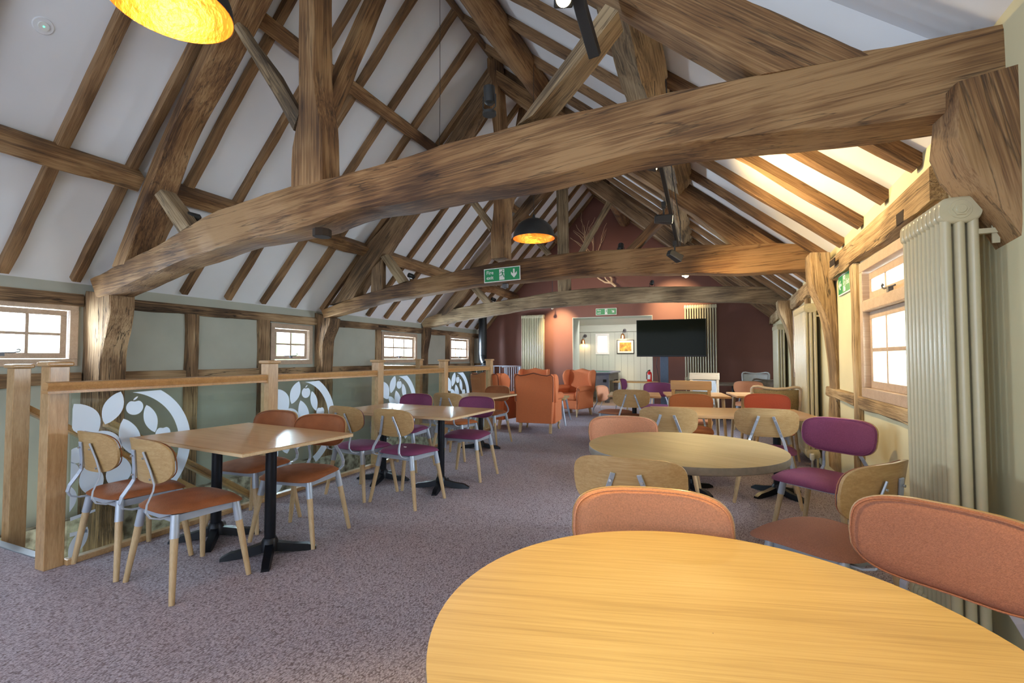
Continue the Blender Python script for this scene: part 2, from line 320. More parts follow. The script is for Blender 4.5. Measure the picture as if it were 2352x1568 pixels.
def thing(name, label, cat, loc=(0, 0, 0), rz=0, group=None):
    o = D.objects.new(name, None); COL.objects.link(o); o.location = loc; o.rotation_euler = (0, 0, R(rz)); o.empty_display_size = .1
    return tag(o, label, cat, group)
def dup(o, loc, rz, label, group=None):
    r = o.copy(); COL.objects.link(r); r.location = loc; r.rotation_euler = (0, 0, R(rz)); r['label'] = label
    if group: r['group'] = group
    for ch in list(o.children):
        c = ch.copy(); COL.objects.link(c); c.parent = r
        for g in list(ch.children):
            d = g.copy(); COL.objects.link(d); d.parent = c
    return r
def struct(o): o['kind'] = 'structure'; return o
def orient(o, origin, ax, ay, az, parent=None):
    """place a mesh whose vertices are in the frame (origin; ax, ay, az); parent has translation only"""
    pl = parent.location if parent is not None else Vector((0, 0, 0))
    mtx = Matrix((ax, ay, az)).transposed().to_4x4(); mtx.translation = Vector(origin) - pl
    o.matrix_basis = mtx
def resample(pts, n):
    L = [0]
    for a, b in zip(pts, pts[1:]): L.append(L[-1] + (b-a).length)
    out = []
    for i in range(n):
        s = L[-1]*i/(n-1); k = 0
        while k < len(pts)-2 and L[k+1] < s: k += 1
        t = (s-L[k]) / max(1e-9, L[k+1]-L[k]); out.append(pts[k].lerp(pts[k+1], min(1, max(0, t))))
    return out
def smooth_line(pts, it=2):
    for _ in range(it): pts = [pts[0]] + [(pts[i-1]+pts[i]*2+pts[i+1])/4 for i in range(1, len(pts)-1)] + [pts[-1]]
    return pts
def timber(name, A, B, thick, m, parent=None, dirv=(0, 1, 0), cham=.012, jit=.008, step=.1, sm=1):
    """loft between two edge lines A and B (3-D points in the front face), going back by thick"""
    dirv = Vector(dirv).normalized()
    L = max((A[-1]-A[0]).length, (B[-1]-B[0]).length); n = max(6, int(L/step))
    A = smooth_line(resample(A, n), sm); B = smooth_line(resample(B, n), sm)
    org = (A[0]+B[0])/2; ax = ((A[-1]+B[-1])/2 - org).normalized(); az = dirv.cross(ax).normalized()*-1; ay = az.cross(ax)
    mt = Matrix((ax, ay, az))
    rings = []; sd = random.random()*50
    for i, (a, b) in enumerate(zip(A, B)):
        wd = (b-a); u = wd.normalized(); c = min(cham, wd.length*.25)
        ring = [a+u*c, b-u*c, b+dirv*c, b+dirv*(thick-c), b-u*c+dirv*thick, a+u*c+dirv*thick, a+dirv*(thick-c), a+dirv*c]
        out = []
        for k, p in enumerate(ring):
            q = p*1.7; nn = noise.noise((q.x+sd, q.y+k*3.1, q.z)); n2 = noise.noise((q.x*4+sd, q.y*4+k*1.7, q.z*4))
            mid = (a+b)/2 + dirv*thick/2; out.append(p + (p-mid).normalized()*(nn*jit*1.6 + n2*jit*.6))
        rings.append([mt @ (p-org) for p in out])
    mb = MB().loft(rings); o = mb.build(name, m, parent, smooth=38); orient(o, org, ax, ay, az, parent)
    return o
def timber_px(name, a, b, pl, thick, m, parent=None, **k):
    return timber(name, [P(x, y, pl) for x, y in a], [P(x, y, pl) for x, y in b], thick, m, parent, **k)
def beam(name, p0, p1, wd, ht, upv, m, parent=None, cham=.012, jit=.006, bow=0, step=.15):
    """straight timber from p0 to p1 with its top face centred on the line; wd across, ht below"""
    p0, p1 = Vector(p0), Vector(p1); ax = (p1-p0).normalized(); up = Vector(upv); up = (up-ax*up.dot(ax)).normalized(); sd_ = ax.cross(up)
    n = max(5, int((p1-p0).length/step)); rings = []; sd = random.random()*80
    for i in range(n):
        x = (p1-p0).length*i/(n-1); ring = []
        w2 = wd/2; bz = bow*math.sin(math.pi*i/(n-1))
        wob = .35*wd*.35*noise.noise((x*.8+sd, 1, 0)) if jit > .004 else 0
        for k, (yy, zz) in enumerate([(-w2+cham, 0), (w2-cham, 0), (w2, -cham), (w2, -ht+cham), (w2-cham, -ht), (-w2+cham, -ht), (-w2, -ht+cham), (-w2, -cham)]):
            f = 1 + jit*18*noise.noise((x*2.2+sd, k*2.3, 0)); zf = 1 if zz == 0 else f
            ring.append((x, yy*f+wob, zz*zf+bz))
        rings.append(ring)
    o = MB().loft(rings).build(name, m, parent, smooth=38)
    # local frame: x=ax, y=up x ax, z=up
    orient(o, p0, ax, up.cross(ax), up, parent)
    return o
def text_mesh(body, size, align='LEFT'):
    c = D.curves.new('lettering', 'FONT'); c.body = body; c.size = size; c.align_x = align; c.extrude = .0006; c.offset = size*.012
    o = D.objects.new('lettering', c); COL.objects.link(o)
    dg = bpy.context.evaluated_depsgraph_get(); me = D.meshes.new_from_object(o.evaluated_get(dg))
    D.objects.remove(o); me.name = 'lettering'; me.materials.clear()
    return me

# =================================================================== THE ROOM
def wall_cells(name, m, along, face, depth, lo, hi, z0, z1, holes, facefn=None):
    """wall of boxes with rectangular holes (a0,a1,z0,z1); along 'Y' (faces X) or 'X' (faces Y)"""
    xs = sorted({lo, hi, *[h[0] for h in holes], *[h[1] for h in holes]}); zs = sorted({z0, z1, *[h[2] for h in holes], *[h[3] for h in holes]})
    mb = MB()
    for a, b in zip(xs, xs[1:]):
        for c, d in zip(zs, zs[1:]):
            if any(h[0] <= (a+b)/2 <= h[1] and h[2] <= (c+d)/2 <= h[3] for h in holes): continue
            if along == 'Y':
                fa, fb = (facefn(a), facefn(b)) if facefn else (face, face)
                mb.add([(fa, a, c), (fb, b, c), (fb, b, d), (fa, a, d), (fa+depth, a, c), (fb+depth, b, c), (fb+depth, b, d), (fa+depth, a, d)],
                       [(0,1,2,3), (7,6,5,4), (0,4,5,1), (3,2,6,7), (0,3,7,4), (1,5,6,2)])
            else: mb.box(a, b, face, face+depth, c, d)
    return struct(mb.build(name, m))
WINL = [(1.75, 2.87, 1.19, 1.86), (5.29, 6.12, 1.17, 1.82), (7.95, 9.22, 1.17, 1.82), (10.69, 11.77, 1.17, 1.86)]
WINR = [(3.30, 4.58, .97, 2.03), (7.45, 8.75, .97, 2.03)]
wall_cells('wall_left', 'sage', 'Y', XL, -.25, -3.5, YE+.1, -2.6, ZL+.05, WINL)
wall_cells('wall_right', 'cream', 'Y', 0, .25, -3.5, YE+.1, -.2, ZR+.1, WINR, WR)
DX0, DX1, DZ = -3.6, -1.47, 2.38
mb = MB()
def gz(x): return RZ - (x-RX)*math.tan(SLR) if x > RX else RZ - (RX-x)*math.tan(SLL)
mb.prism([(-6.6, -2.6), (DX0, -2.6), (DX0, gz(DX0)+.2), (-6.6, gz(-6.6)+.2)], YE, YE+.65)
mb.prism([(DX0, DZ), (RX, DZ), (DX1, DZ), (DX1, gz(DX1)+.2), (RX, RZ+.2), (DX0, gz(DX0)+.2)], YE, YE+.65)
mb.prism([(DX1, -.2), (1.6, -.2), (1.6, gz(1.6)+.2), (DX1, gz(DX1)+.2)], YE, YE+.65)
struct(mb.build('wall_end', 'maroon'))
# door lining of the opening to the pool room
mb = MB(); mb.box(DX0, DX0+.012, YE-.003, YE+.655, 0, DZ-.012).box(DX1-.012, DX1, YE-.003, YE+.655, 0, DZ-.012).box(DX0, DX1, YE-.003, YE+.655, DZ-.012, DZ)
struct(mb.build('trim_1', 'panel'))
struct(MB().box(-6.6, 1.6, -3.75, -3.5, -.2, 6).build('wall_back', 'sage'))
# floor with the stairwell left open
mb = MB()
for (x0, x1, y0, y1) in ((-3.78, 1.5, -3.5, YE), (XL-.1, -3.78, -3.5, 1.66), (XL-.1, -3.78, 7.65, YE)): mb.box(x0, x1, y0, y1, -.22, 0)
struct(mb.build('floor', 'carpet'))
struct(MB().box(-4.9, .3, YE, 15.3, -.22, .004).build('floor', 'laminate'))
struct(MB().box(-6.6, -3.5, 1.5, 7.9, -2.75, -2.6).build('floor', 'carpet'))
# ceilings: two plastered slopes (the bay nearest on the east side is plastered deeper)
def slab(name, m, pts, t):
    pts = [Vector(p) for p in pts]; n = (pts[1]-pts[0]).cross(pts[2]-pts[0]).normalized()
    if n.z < 0: n = -n
    k = len(pts); v = pts + [p+n*t for p in pts]
    f = [tuple(range(k)), tuple(range(2*k-1, k-1, -1))] + [(i, (i+1) % k, k+(i+1) % k, k+i) for i in range(k)]
    return struct(MB().add(v, f).build(name, m))
slab('ceiling_left', 'ceil', [(XL-.1, -3.5, ZL-.1*math.tan(SLL)), (XL-.1, YE, ZL-.1*math.tan(SLL)), (RX, YE, RZ), (RX, -3.5, RZ)], .1)
slab('ceiling_right', 'ceil', [(1.5, 2.70, gz(1.5)), (1.5, YE, gz(1.5)), (RX, YE, RZ), (RX, 2.94, RZ)], .34)
slab('ceiling_near', 'ceil', [(1.5, -3.5, gz(1.5)+.20), (1.5, 2.78, gz(1.5)+.20), (RX-.3, 2.78, RZ+.45), (RX-.3, -3.5, RZ+.45)], .1)
wall_cells('wall_right', 'cream', 'Y', 0, .25, -3.5, 2.75, ZR+.1, 3.2, [], WR)
# pool room beyond the opening
mb = MB(); WF = 15.1
wall_cells('wall_far', 'panel', 'X', WF, .2, -5.0, .4, -.1, 2.9, [(-3.50, -3.10, 1.40, 2.03)])
struct(MB().box(-5.1, -4.9, YE+.65, WF, -.1, 2.9).box(.3, .5, YE+.65, WF, -.1, 2.9).build('wall_side', 'panel'))
struct(MB().add([(-5, YE+.65, 2.9), (.4, YE+.65, 2.9), (.4, WF, 2.32), (-5, WF, 2.32), (-5, YE+.65, 3.0), (.4, YE+.65, 3.0), (.4, WF, 3.0), (-5, WF, 3.0)],
                [(0,1,2,3), (7,6,5,4), (0,4,5,1), (2,6,7,3), (0,3,7,4), (1,5,6,2)]).build('ceiling_far', 'white'))
mb = MB()
for i in range(27): 
    x = -4.85+i*.195
    if -3.53 < x < -3.07: mb.box(x-.004, x+.004, WF-.006, WF, 0, 1.38)
    else: mb.box(x-.004, x+.004, WF-.006, WF, 0, 2.08)
struct(mb.build('trim_2', mat('board joint shadow gap', (.30, .33, .30), .8)))
struct(MB().box(-4.9, .3, WF-.03, WF, 2.10, 2.2).build('trim_3', 'panel'))

# ---------------------------------------------------------------- windows
def window(name, side, y0, y1, z0, z1, nx, nz, x, transom=None, stay=True):
    """frame in a long wall; side -1 west, +1 east; x = wall face"""
    s = side; fr = MB(); f = .075
    xi, xo = x - s*.025, x + s*.12
    a, b = min(xi, xo), max(xi, xo)
    fr.box(a, b, y0, y1, z1-f, z1).box(a, b, y0, y1, z0, z0+f).box(a, b, y0, y0+f, z0+f, z1-f).box(a, b, y1-f, y1, z0+f, z1-f)
    root = struct(fr.build(name, 'joinery', bevel=.004))
    g = .055; a, b = min(x+s*.02, x+s*.07), max(x+s*.02, x+s*.07)
    def sash(nm, ya, yb, za, zb, cols, rows):
        q = MB(); q.box(a, b, ya, yb, zb-g, zb).box(a, b, ya, yb, za, za+g).box(a, b, ya, ya+g, za+g, zb-g).box(a, b, yb-g, yb, za+g, zb-g)
        for i in range(1, cols): yy = ya+(yb-ya)*i/cols; q.box(a+.003, b-.003, yy-.014, yy+.014, za+g, zb-g)
        for i in range(1, rows): zz = za+(zb-za)*i/rows; q.box(a+.005, b-.005, ya+g, yb-g, zz-.014, zz+.014)
        q.build(nm, 'joinery', root, bevel=.003)
    if transom:
        MB().box(min(xi, xo), max(xi, xo), y0+f, y1-f, transom-.045, transom+.045).build('transom', 'joinery', root, bevel=.01)
        sash('top_sash', y0+f+.01, y1-f-.01, transom+.05, z1-f-.015, nx, 1); sash('lower_sash', y0+f, y1-f, z0+f, transom-.045, nx, nz)
    else: sash('sash', y0+f+.008, y1-f-.008, z0+f+.008, z1-f-.008, nx, nz)
    xm = x + s*.045
    MB().box(xm-.002, xm+.002, y0+f, y1-f, z0+f, z1-f).build('window_pane', 'pane', root)
    if stay:
        zt = (transom+.07) if transom else z0+f+.06; yc = (y0+y1)/2; xx = x - s*.02
        MB().tube([(xx, yc-.16, zt), (xx, yc+.05, zt+.004), (xx, yc+.09, zt+.015), (xx, yc+.10, zt+.03), (xx, yc+.085, zt+.04), (xx, yc+.07, zt+.03)], .006, 8).box(xx-.008, xx+.02, yc-.06, yc-.02, zt-.03, zt+.005).build('casement_stay', 'darksteel', root)
    return root
window('window_1', -1, *WINL[0], 3, 2, XL); window('window_2', -1, *WINL[1], 2, 2, XL)
window('window_3', -1, *WINL[2], 3, 2, XL); window('window_4', -1, *WINL[3], 3, 2, XL)
window('window_5', 1, *WINR[0], 3, 2, WR(3.9), transom=1.68); window('window_6', 1, *WINR[1], 3, 2, WR(8.1), transom=1.68)
mb = MB().box(-3.52, -3.08, WF-.02, WF+.1, 1.97, 2.04).box(-3.52, -3.08, WF-.02, WF+.1, 1.38, 1.45).box(-3.52, -3.46, WF-.02, WF+.1, 1.45, 1.97).box(-3.14, -3.08, WF-.02, WF+.1, 1.45, 1.97)
r_ = struct(mb.build('window_7', 'white', bevel=.004)); MB().box(-3.5, -3.1, WF+.05, WF+.054, 1.4, 2.02).build('window_pane', 'pane', r_)
# white boarded building outside the east windows
mb = MB()
for i in range(60): mb.box(2.6, 2.64, 2+i*.16, 2.145+i*.16, -1.5, 4.2)
tag(mb.build('boarded_building', 'white'), 'white vertically boarded building outside the east windows', 'building')

# ---------------------------------------------------------------- timber frame of the walls
ORD = ['first', 'second', 'third', 'fourth', 'fifth', 'sixth', 'seventh', 'eighth', 'ninth', 'tenth', 'eleventh', 'twelfth', 'thirteenth', 'fourteenth', 'fifteenth', 'sixteenth', 'seventeenth', 'eighteenth', 'nineteenth', 'twentieth', 'twenty-first', 'twenty-second', 'twenty-third', 'twenty-fourth']
for i, (a, b) in enumerate(((-1.5, 2.9), (3.1, 6.2), (6.4, 9.45), (9.6, YE))):
    o = beam('wall_plate', (XL+.005, a, 1.965), (XL+.005, b, 1.965), .09, .125, (0, 0, 1), 'frame_oak', jit=.012)
    tag(o, 'rough brown oak wall plate on the left wall, ' + ['above the nearest window', 'between the two nearest posts', 'between the second and third posts', 'beyond the third post'][i], 'beam', 'wall plates on the left wall')
    o = beam('mid_rail', (XL+.005, a, 1.12), (XL+.005, b, 1.12), .07, .13, (0, 0, 1), 'frame_oak', jit=.014)
    tag(o, 'dark worn oak mid rail low on the left wall, ' + ['under the nearest window', 'between the two nearest posts', 'between the second and third posts', 'beyond the third post'][i], 'beam', 'mid rails on the left wall')
for i, (y, wd, wh) in enumerate(((4.08, .17, 'split vertical oak stud between two blank sage panels'), (5.17, .2, 'dark knotty oak stud left of the first four-pane window past the post'), (7.84, .15, 'oak stud left of the third window on the left wall'), (10.58, .17, 'oak stud left of the farthest window on the left wall'), (11.92, .2, 'oak stud right of the farthest window on the left wall'))):
    o = beam('wall_stud', (XL+.005, y, -.4), (XL+.005, y, 1.86), wd, .08, (1, 0, 0), 'frame_oak', jit=.012); o.location.x += .04
    tag(o, wh, 'beam')
for i, (a, b) in enumerate(((3.0, 6.2), (6.4, 9.45), (9.6, YE))):
    o = beam('wall_plate', (WR(a)-.005, a, 2.25), (WR(b)-.005, b, 2.25), .13, .19, (0, 0, 1), 'frame_lit', jit=.012)
    tag(o, 'lamplit knotty oak plate on the right wall, ' + ['above the nearest window and the exit sign', 'above the second radiator', 'in the far corner'][i], 'beam', 'wall plates on the right wall')
for (y, wd, lb) in ((4.78, .16, 'upright oak stud between the exit sign and the window'), (7.3, .16, 'upright oak stud behind the middle radiator'), (9.05, .16, 'upright oak stud before the far right post')):
    o = beam('wall_stud', (WR(y)+.055, y, 0), (WR(y)+.055, y, 2.06), wd, .1, (1, 0, 0), 'frame_lit', jit=.01)
    tag(o, lb, 'beam')
for (a, b, lb) in ((3.0, 4.7, 'rough oak sill rail under the right window'), (4.86, 6.1, 'short worn oak rail below the green exit sign')):
    tag(beam('sill_rail', (WR(a)-.005, a, .97), (WR(b)-.005, b, .97), .07, .1, (0, 0, 1), 'frame_lit', jit=.014), lb, 'beam')

# ---------------------------------------------------------------- roof trusses (each one thing; its timbers are parts)
S1 = ((.0616, 1, 0), 2.518)
T2 = ('Y', 6.15); T3 = ('Y', 9.4)
def truss(label, y): return thing('roof_truss', label, 'roof truss', (RX, y, 0), 0, 'oak trusses across the barn')
t1 = truss('nearest oak roof truss, thick cambered tie beam right across the picture', 2.7)
TP = timber_px
TP('tie_beam', [(208,640),(260,612),(330,580),(430,520),(500,480),(600,445),(670,428),(780,405),(900,370),(1000,335),(1200,285),(1400,240),(1550,205),(1700,178),(1850,145),(2000,115),(2200,78),(2352,50)],
   [(222,683),(300,652),(400,602),(526,560),(600,543),(706,522),(800,484),(915,466),(1088,432),(1223,411),(1319,384),(1446,350),(1560,334),(1698,318),(1841,300),(2001,280),(2173,255),(2400,215)], S1, .27, 'oak_beam', t1, cham=.014, jit=.012)
TP('king_post', [(667,432),(668,330),(684,278),(685,150),(685,0),(690,-380)], [(739,420),(737,330),(736,275),(722,200),(721,0),(724,-380)], S1, .2, 'oak_beam', t1, jit=.004)
TP('brace', [(533,62),(600,170),(672,297)], [(548,50),(630,165),(687,262)], S1, .1, 'oak_grey', t1)
beam('ridge_brace', (-2.9, 2.85, 3.3), (-2.93, 3.85, 5.55), .13, .14, (0, -1, .4), 'oak_beam', t1)
TP('strut', [(354,447),(380,490),(410,535)], [(371,434),(402,475),(433,518)], S1, .14, 'oak_grey', t1)
TP('principal_rafter', [(255,612),(300,500),(345,370),(380,290),(420,205),(462,105),(510,0),(700,-410)], [(286,606),(329,477),(358,390),(391,287),(440,204),(497,105),(545,0),(728,-370)], S1, .26, 'oak_beam', t1, jit=.003, sm=14)
TP('principal_rafter', [(720,-415),(1050,-290),(1400,-133),(1720,0),(2005,124)], [(720,-360),(1050,-215),(1435,-2),(1650,119),(1745,172)], S1, .24, 'oak_beam', t1, cham=.013)
TP('strut', [(1186,288),(1290,142),(1387,8)], [(1228,262),(1330,140),(1418,22)], S1, .2, 'oak_grey', t1)
t2 = truss('middle oak roof truss, its tie beam carries the fire exit sign with arrow', 6.15)
TP('tie_beam', [(738,712),(790,690),(870,665),(960,640),(1060,618),(1130,605),(1230,590),(1330,578),(1430,571),(1600,563),(1780,556),(1885,562)],
   [(744,730),(785,718),(858,694),(973,675),(1088,654),(1200,645),(1315,632),(1437,627),(1575,627),(1700,626),(1800,622),(1885,618)], T2, .24, 'oak_beam', t2, cham=.013, jit=.01)
TP('king_post', [(1127,594),(1126,525),(1133,500),(1133,300),(1120,190),(1118,130)], [(1159,590),(1160,525),(1164,505),(1157,440),(1154,300),(1145,190),(1142,125)], T2, .24, 'oak_beam', t2)
TP('brace', [(1072,457),(1124,531)], [(1084,450),(1132,514)], T2, .1, 'oak_grey', t2)
beam('ridge_brace', (-2.84, 6.35, 3.35), (-2.93, 7.3, 5.5), .13, .14, (0, -1, .4), 'oak_beam', t2)
TP('principal_rafter', [(756,700),(772,682),(842,562),(908,488),(1000,365),(1122,165)], [(812,684),(830,650),(875,588),(937,485),(1030,370),(1134,195)], T2, .24, 'oak_dark', t2)
TP('principal_rafter', [(1140,160),(1236,222),(1360,300),(1505,390),(1627,462),(1790,560)], [(1140,195),(1215,252),(1340,330),(1500,426),(1590,490),(1684,565)], T2, .2, 'oak_beam', t2)
TP('strut', [(1437,573),(1534,469)], [(1460,573),(1547,484)], T2, .15, 'oak_beam', t2)
TP('strut', [(873,590),(915,652)], [(888,583),(932,645)], T2, .12, 'oak_grey', t2)
TP('queen_post', [(851,672),(853,618)], [(879,664),(879,592)], T2, .1, 'oak_dark', t2)
t3 = truss('farthest oak roof truss, greyest tie beam just below the middle one', 9.4)
TP('tie_beam', [(965,734),(1000,722),(1050,707),(1100,698),(1200,683),(1270,669),(1400,659),(1550,657),(1700,657),(1810,661)],
   [(972,752),(1010,745),(1060,734),(1100,728),(1167,717),(1223,708),(1290,702),(1368,697),(1500,692),(1600,692),(1700,693),(1810,697)], T3, .24, 'oak_grey', t3, cham=.013)
TP('king_post', [(1281,672),(1280,580),(1277,420),(1277,372)], [(1306,668),(1302,580),(1299,420),(1297,385)], T3, .2, 'oak_grey', t3)
TP('strut', [(1328,579),(1395,459)], [(1338,579),(1403,467)], T3, .12, 'oak_grey', t3)
TP('brace', [(1190,512),(1252,585)], [(1203,506),(1264,580)], T3, .1, 'oak_grey', t3)
TP('strut', [(1082,664),(1112,699)], [(1096,660),(1128,694)], T3, .12, 'oak_grey', t3)
TP('principal_rafter', [(993,731),(1056,664),(1082,608),(1126,556),(1286,365)], [(1032,719),(1079,664),(1108,608),(1146,556),(1292,390)], T3, .22, 'oak_dark', t3)
TP('principal_rafter', [(1290,345),(1373,405),(1498,500),(1600,567)], [(1290,375),(1326,411),(1409,472),(1545,570)], T3, .2, 'oak_dark', t3)
# posts
SP = ((.0616, 1, 0), 2.43)
def post(lb, a, b, pl, th, m='frame_oak'): return tag(TP('wall_post', a, b, pl, th, m, jit=.014, cham=.014), lb, 'post', 'posts carrying the trusses')
post('waisted grey oak post on the left wall, right of the nearest window', [(172,1300),(180,870),(184,760),(190,690),(198,668)], [(224,1300),(229,870),(232,800),(244,750),(253,700),(252,676)], ('Y', 2.92), .24)
post('curved oak post on the left wall, right of the window under the middle truss', [(716,1050),(719,855),(721,800),(722,718)], [(736,1050),(739,855),(742,783),(751,762),(757,745),(757,730)], ('Y', 6.18), .26)
post('farthest curved oak post on the left wall, under the greyest tie beam', [(962,950),(962,800),(961,752)], [(971,950),(971,822),(973,791),(978,772),(979,752)], ('Y', 9.42), .24)
post('huge gnarled oak post head at the top right corner, beside the nearest radiator', [(2420,700),(2345,505),(2288,463),(2234,402),(2196,364),(2172,300),(2208,240),(2192,190)], [(2600,700),(2590,560),(2560,470),(2540,400),(2520,330),(2500,270),(2480,200),(2470,110)], SP, .22, 'oak_beam')
post('worm-eaten jowled oak post on the right wall, left of the green exit sign', [(1921,1085),(1920,909),(1918,847),(1907,757),(1889,695),(1868,663),(1861,632),(1861,579)], [(1948,1085),(1940,958),(1931,793),(1921,677),(1910,620),(1908,579)], ('Y', 5.6), .32, 'frame_lit')
post('farthest jowled oak post on the right wall, beside the end radiator', [(1828,900),(1820,815),(1811,755),(1795,726),(1787,708),(1787,690)], [(1837,900),(1829,784),(1825,725),(1822,712),(1818,690)], ('Y', 8.8), .32, 'frame_lit')

# purlins and rafters
nL = Vector((math.sin(SLL), 0, -math.cos(SLL))); nR = Vector((-math.sin(SLR), 0, -math.cos(SLR)))     # down into the room
def roofL(x, d=0): p = Vector((x, 0, RZ-(RX-x)*math.tan(SLL))); return p + nL*d
def roofR(x, d=0): p = Vector((x, 0, RZ-(x-RX)*math.tan(SLR))); return p + nR*d
BAYS = ((-1.5, 2.85, 'nearest bay'), (2.95, 6.2, 'second bay'), (6.3, 9.45, 'third bay'), (9.6, YE, 'farthest bay'))
for (x, lb, s_) in ((-5.37, 'lower', .17), (-4.03, 'upper', .15)):
    p = roofL(x, .03)
    for (a, b, w_) in BAYS:
        o = beam('purlin', (p.x, a, p.z), (p.x, b, p.z), s_, s_, -nL, 'oak_beam', jit=.01)
        tag(o, f'squared oak {lb} purlin under the left roof slope, {w_}', 'beam', 'purlins under the left slope')
p = roofR(-2.05, .12)
o = MB().tube([(i*.35, -(p.x+.03*math.sin((2.75+i*.35)*1.3)), p.z+.05*math.sin((2.75+i*.35)*.9)) for i in range(29)], [.15+.02*noise.noise((i*.7, 3, 0)) for i in range(29)], 14, up=(0,0,1))
o = o.build('round_purlin', 'oak_beam', smooth=60); o.location = (0, 2.75, 0); o.rotation_euler = (0, 0, R(90)); tag(o, 'pale rounded log purlin under the upper right roof slope', 'beam')
for (a, b, x, sz, lb) in ((2.7, 4.55, -.40, .26, 'broad pale lower purlin right of the nearest strut'), (4.2, 6.2, -.30, .24, 'stubby cracked purlin piece lapping onto the middle truss'), (6.3, 9.5, -.42, .22, 'pale lower right purlin beyond the middle truss'), (9.5, YE, -.42, .2, 'lower right purlin in the farthest bay')):
    p = roofR(x, .02); tag(beam('purlin', (p.x, a, p.z), (p.x, b, p.z-.02), sz, sz, -nR, 'oak_grey', jit=.012), lb, 'beam')
YL = [.45, 1.0, 1.55, 2.24, 2.80, 3.36, 3.93, 4.53, 5.09, 5.65, 6.27, 6.85, 7.45, 8.0, 8.60, 9.21, 9.82, 10.42, 10.92, 11.46, 12.05, 12.62]
for i, y in enumerate(YL):
    a, b = roofL(XL+.05, -.01), roofL(RX-.03, -.01)
    dy = random.uniform(-.05, .05)
    o = beam('rafter', (a.x, y, a.z), (b.x, y+dy, b.z), .085+random.uniform(-.008, .01), .085, -nL, 'rafter', jit=.009, cham=.008, step=.2)
    tag(o, f'thin brown oak rafter on the left roof slope, {ORD[len(YL)-1-i]} from the end wall', 'rafter', 'rafters on the left slope')
YR = [3.36, 3.97, 4.61, 5.29, 5.97, 6.6, 7.25, 7.93, 8.6, 9.25, 9.9, 10.5, 11.1, 11.7, 12.3, 12.64]
for i, y in enumerate(YR):
    a, b = roofR(WR(y)+.025, -.01), roofR(RX+.03, -.01)
    o = beam('rafter', (a.x, y, a.z), (b.x, y+random.uniform(-.04, .04), b.z), .095, .09, -nR, 'rafter', jit=.01, cham=.008, step=.2)
    tag(o, f'knotty oak rafter on the right roof slope, {ORD[len(YR)-1-i]} from the end wall', 'rafter', 'rafters on the right slope')
tag(beam('ridge_board', (RX, 2.6, RZ-.02), (RX, YE, RZ-.02), .05, .09, (0, 0, 1), 'oak_dark'), 'thin dark ridge board at the top of the roof', 'beam')

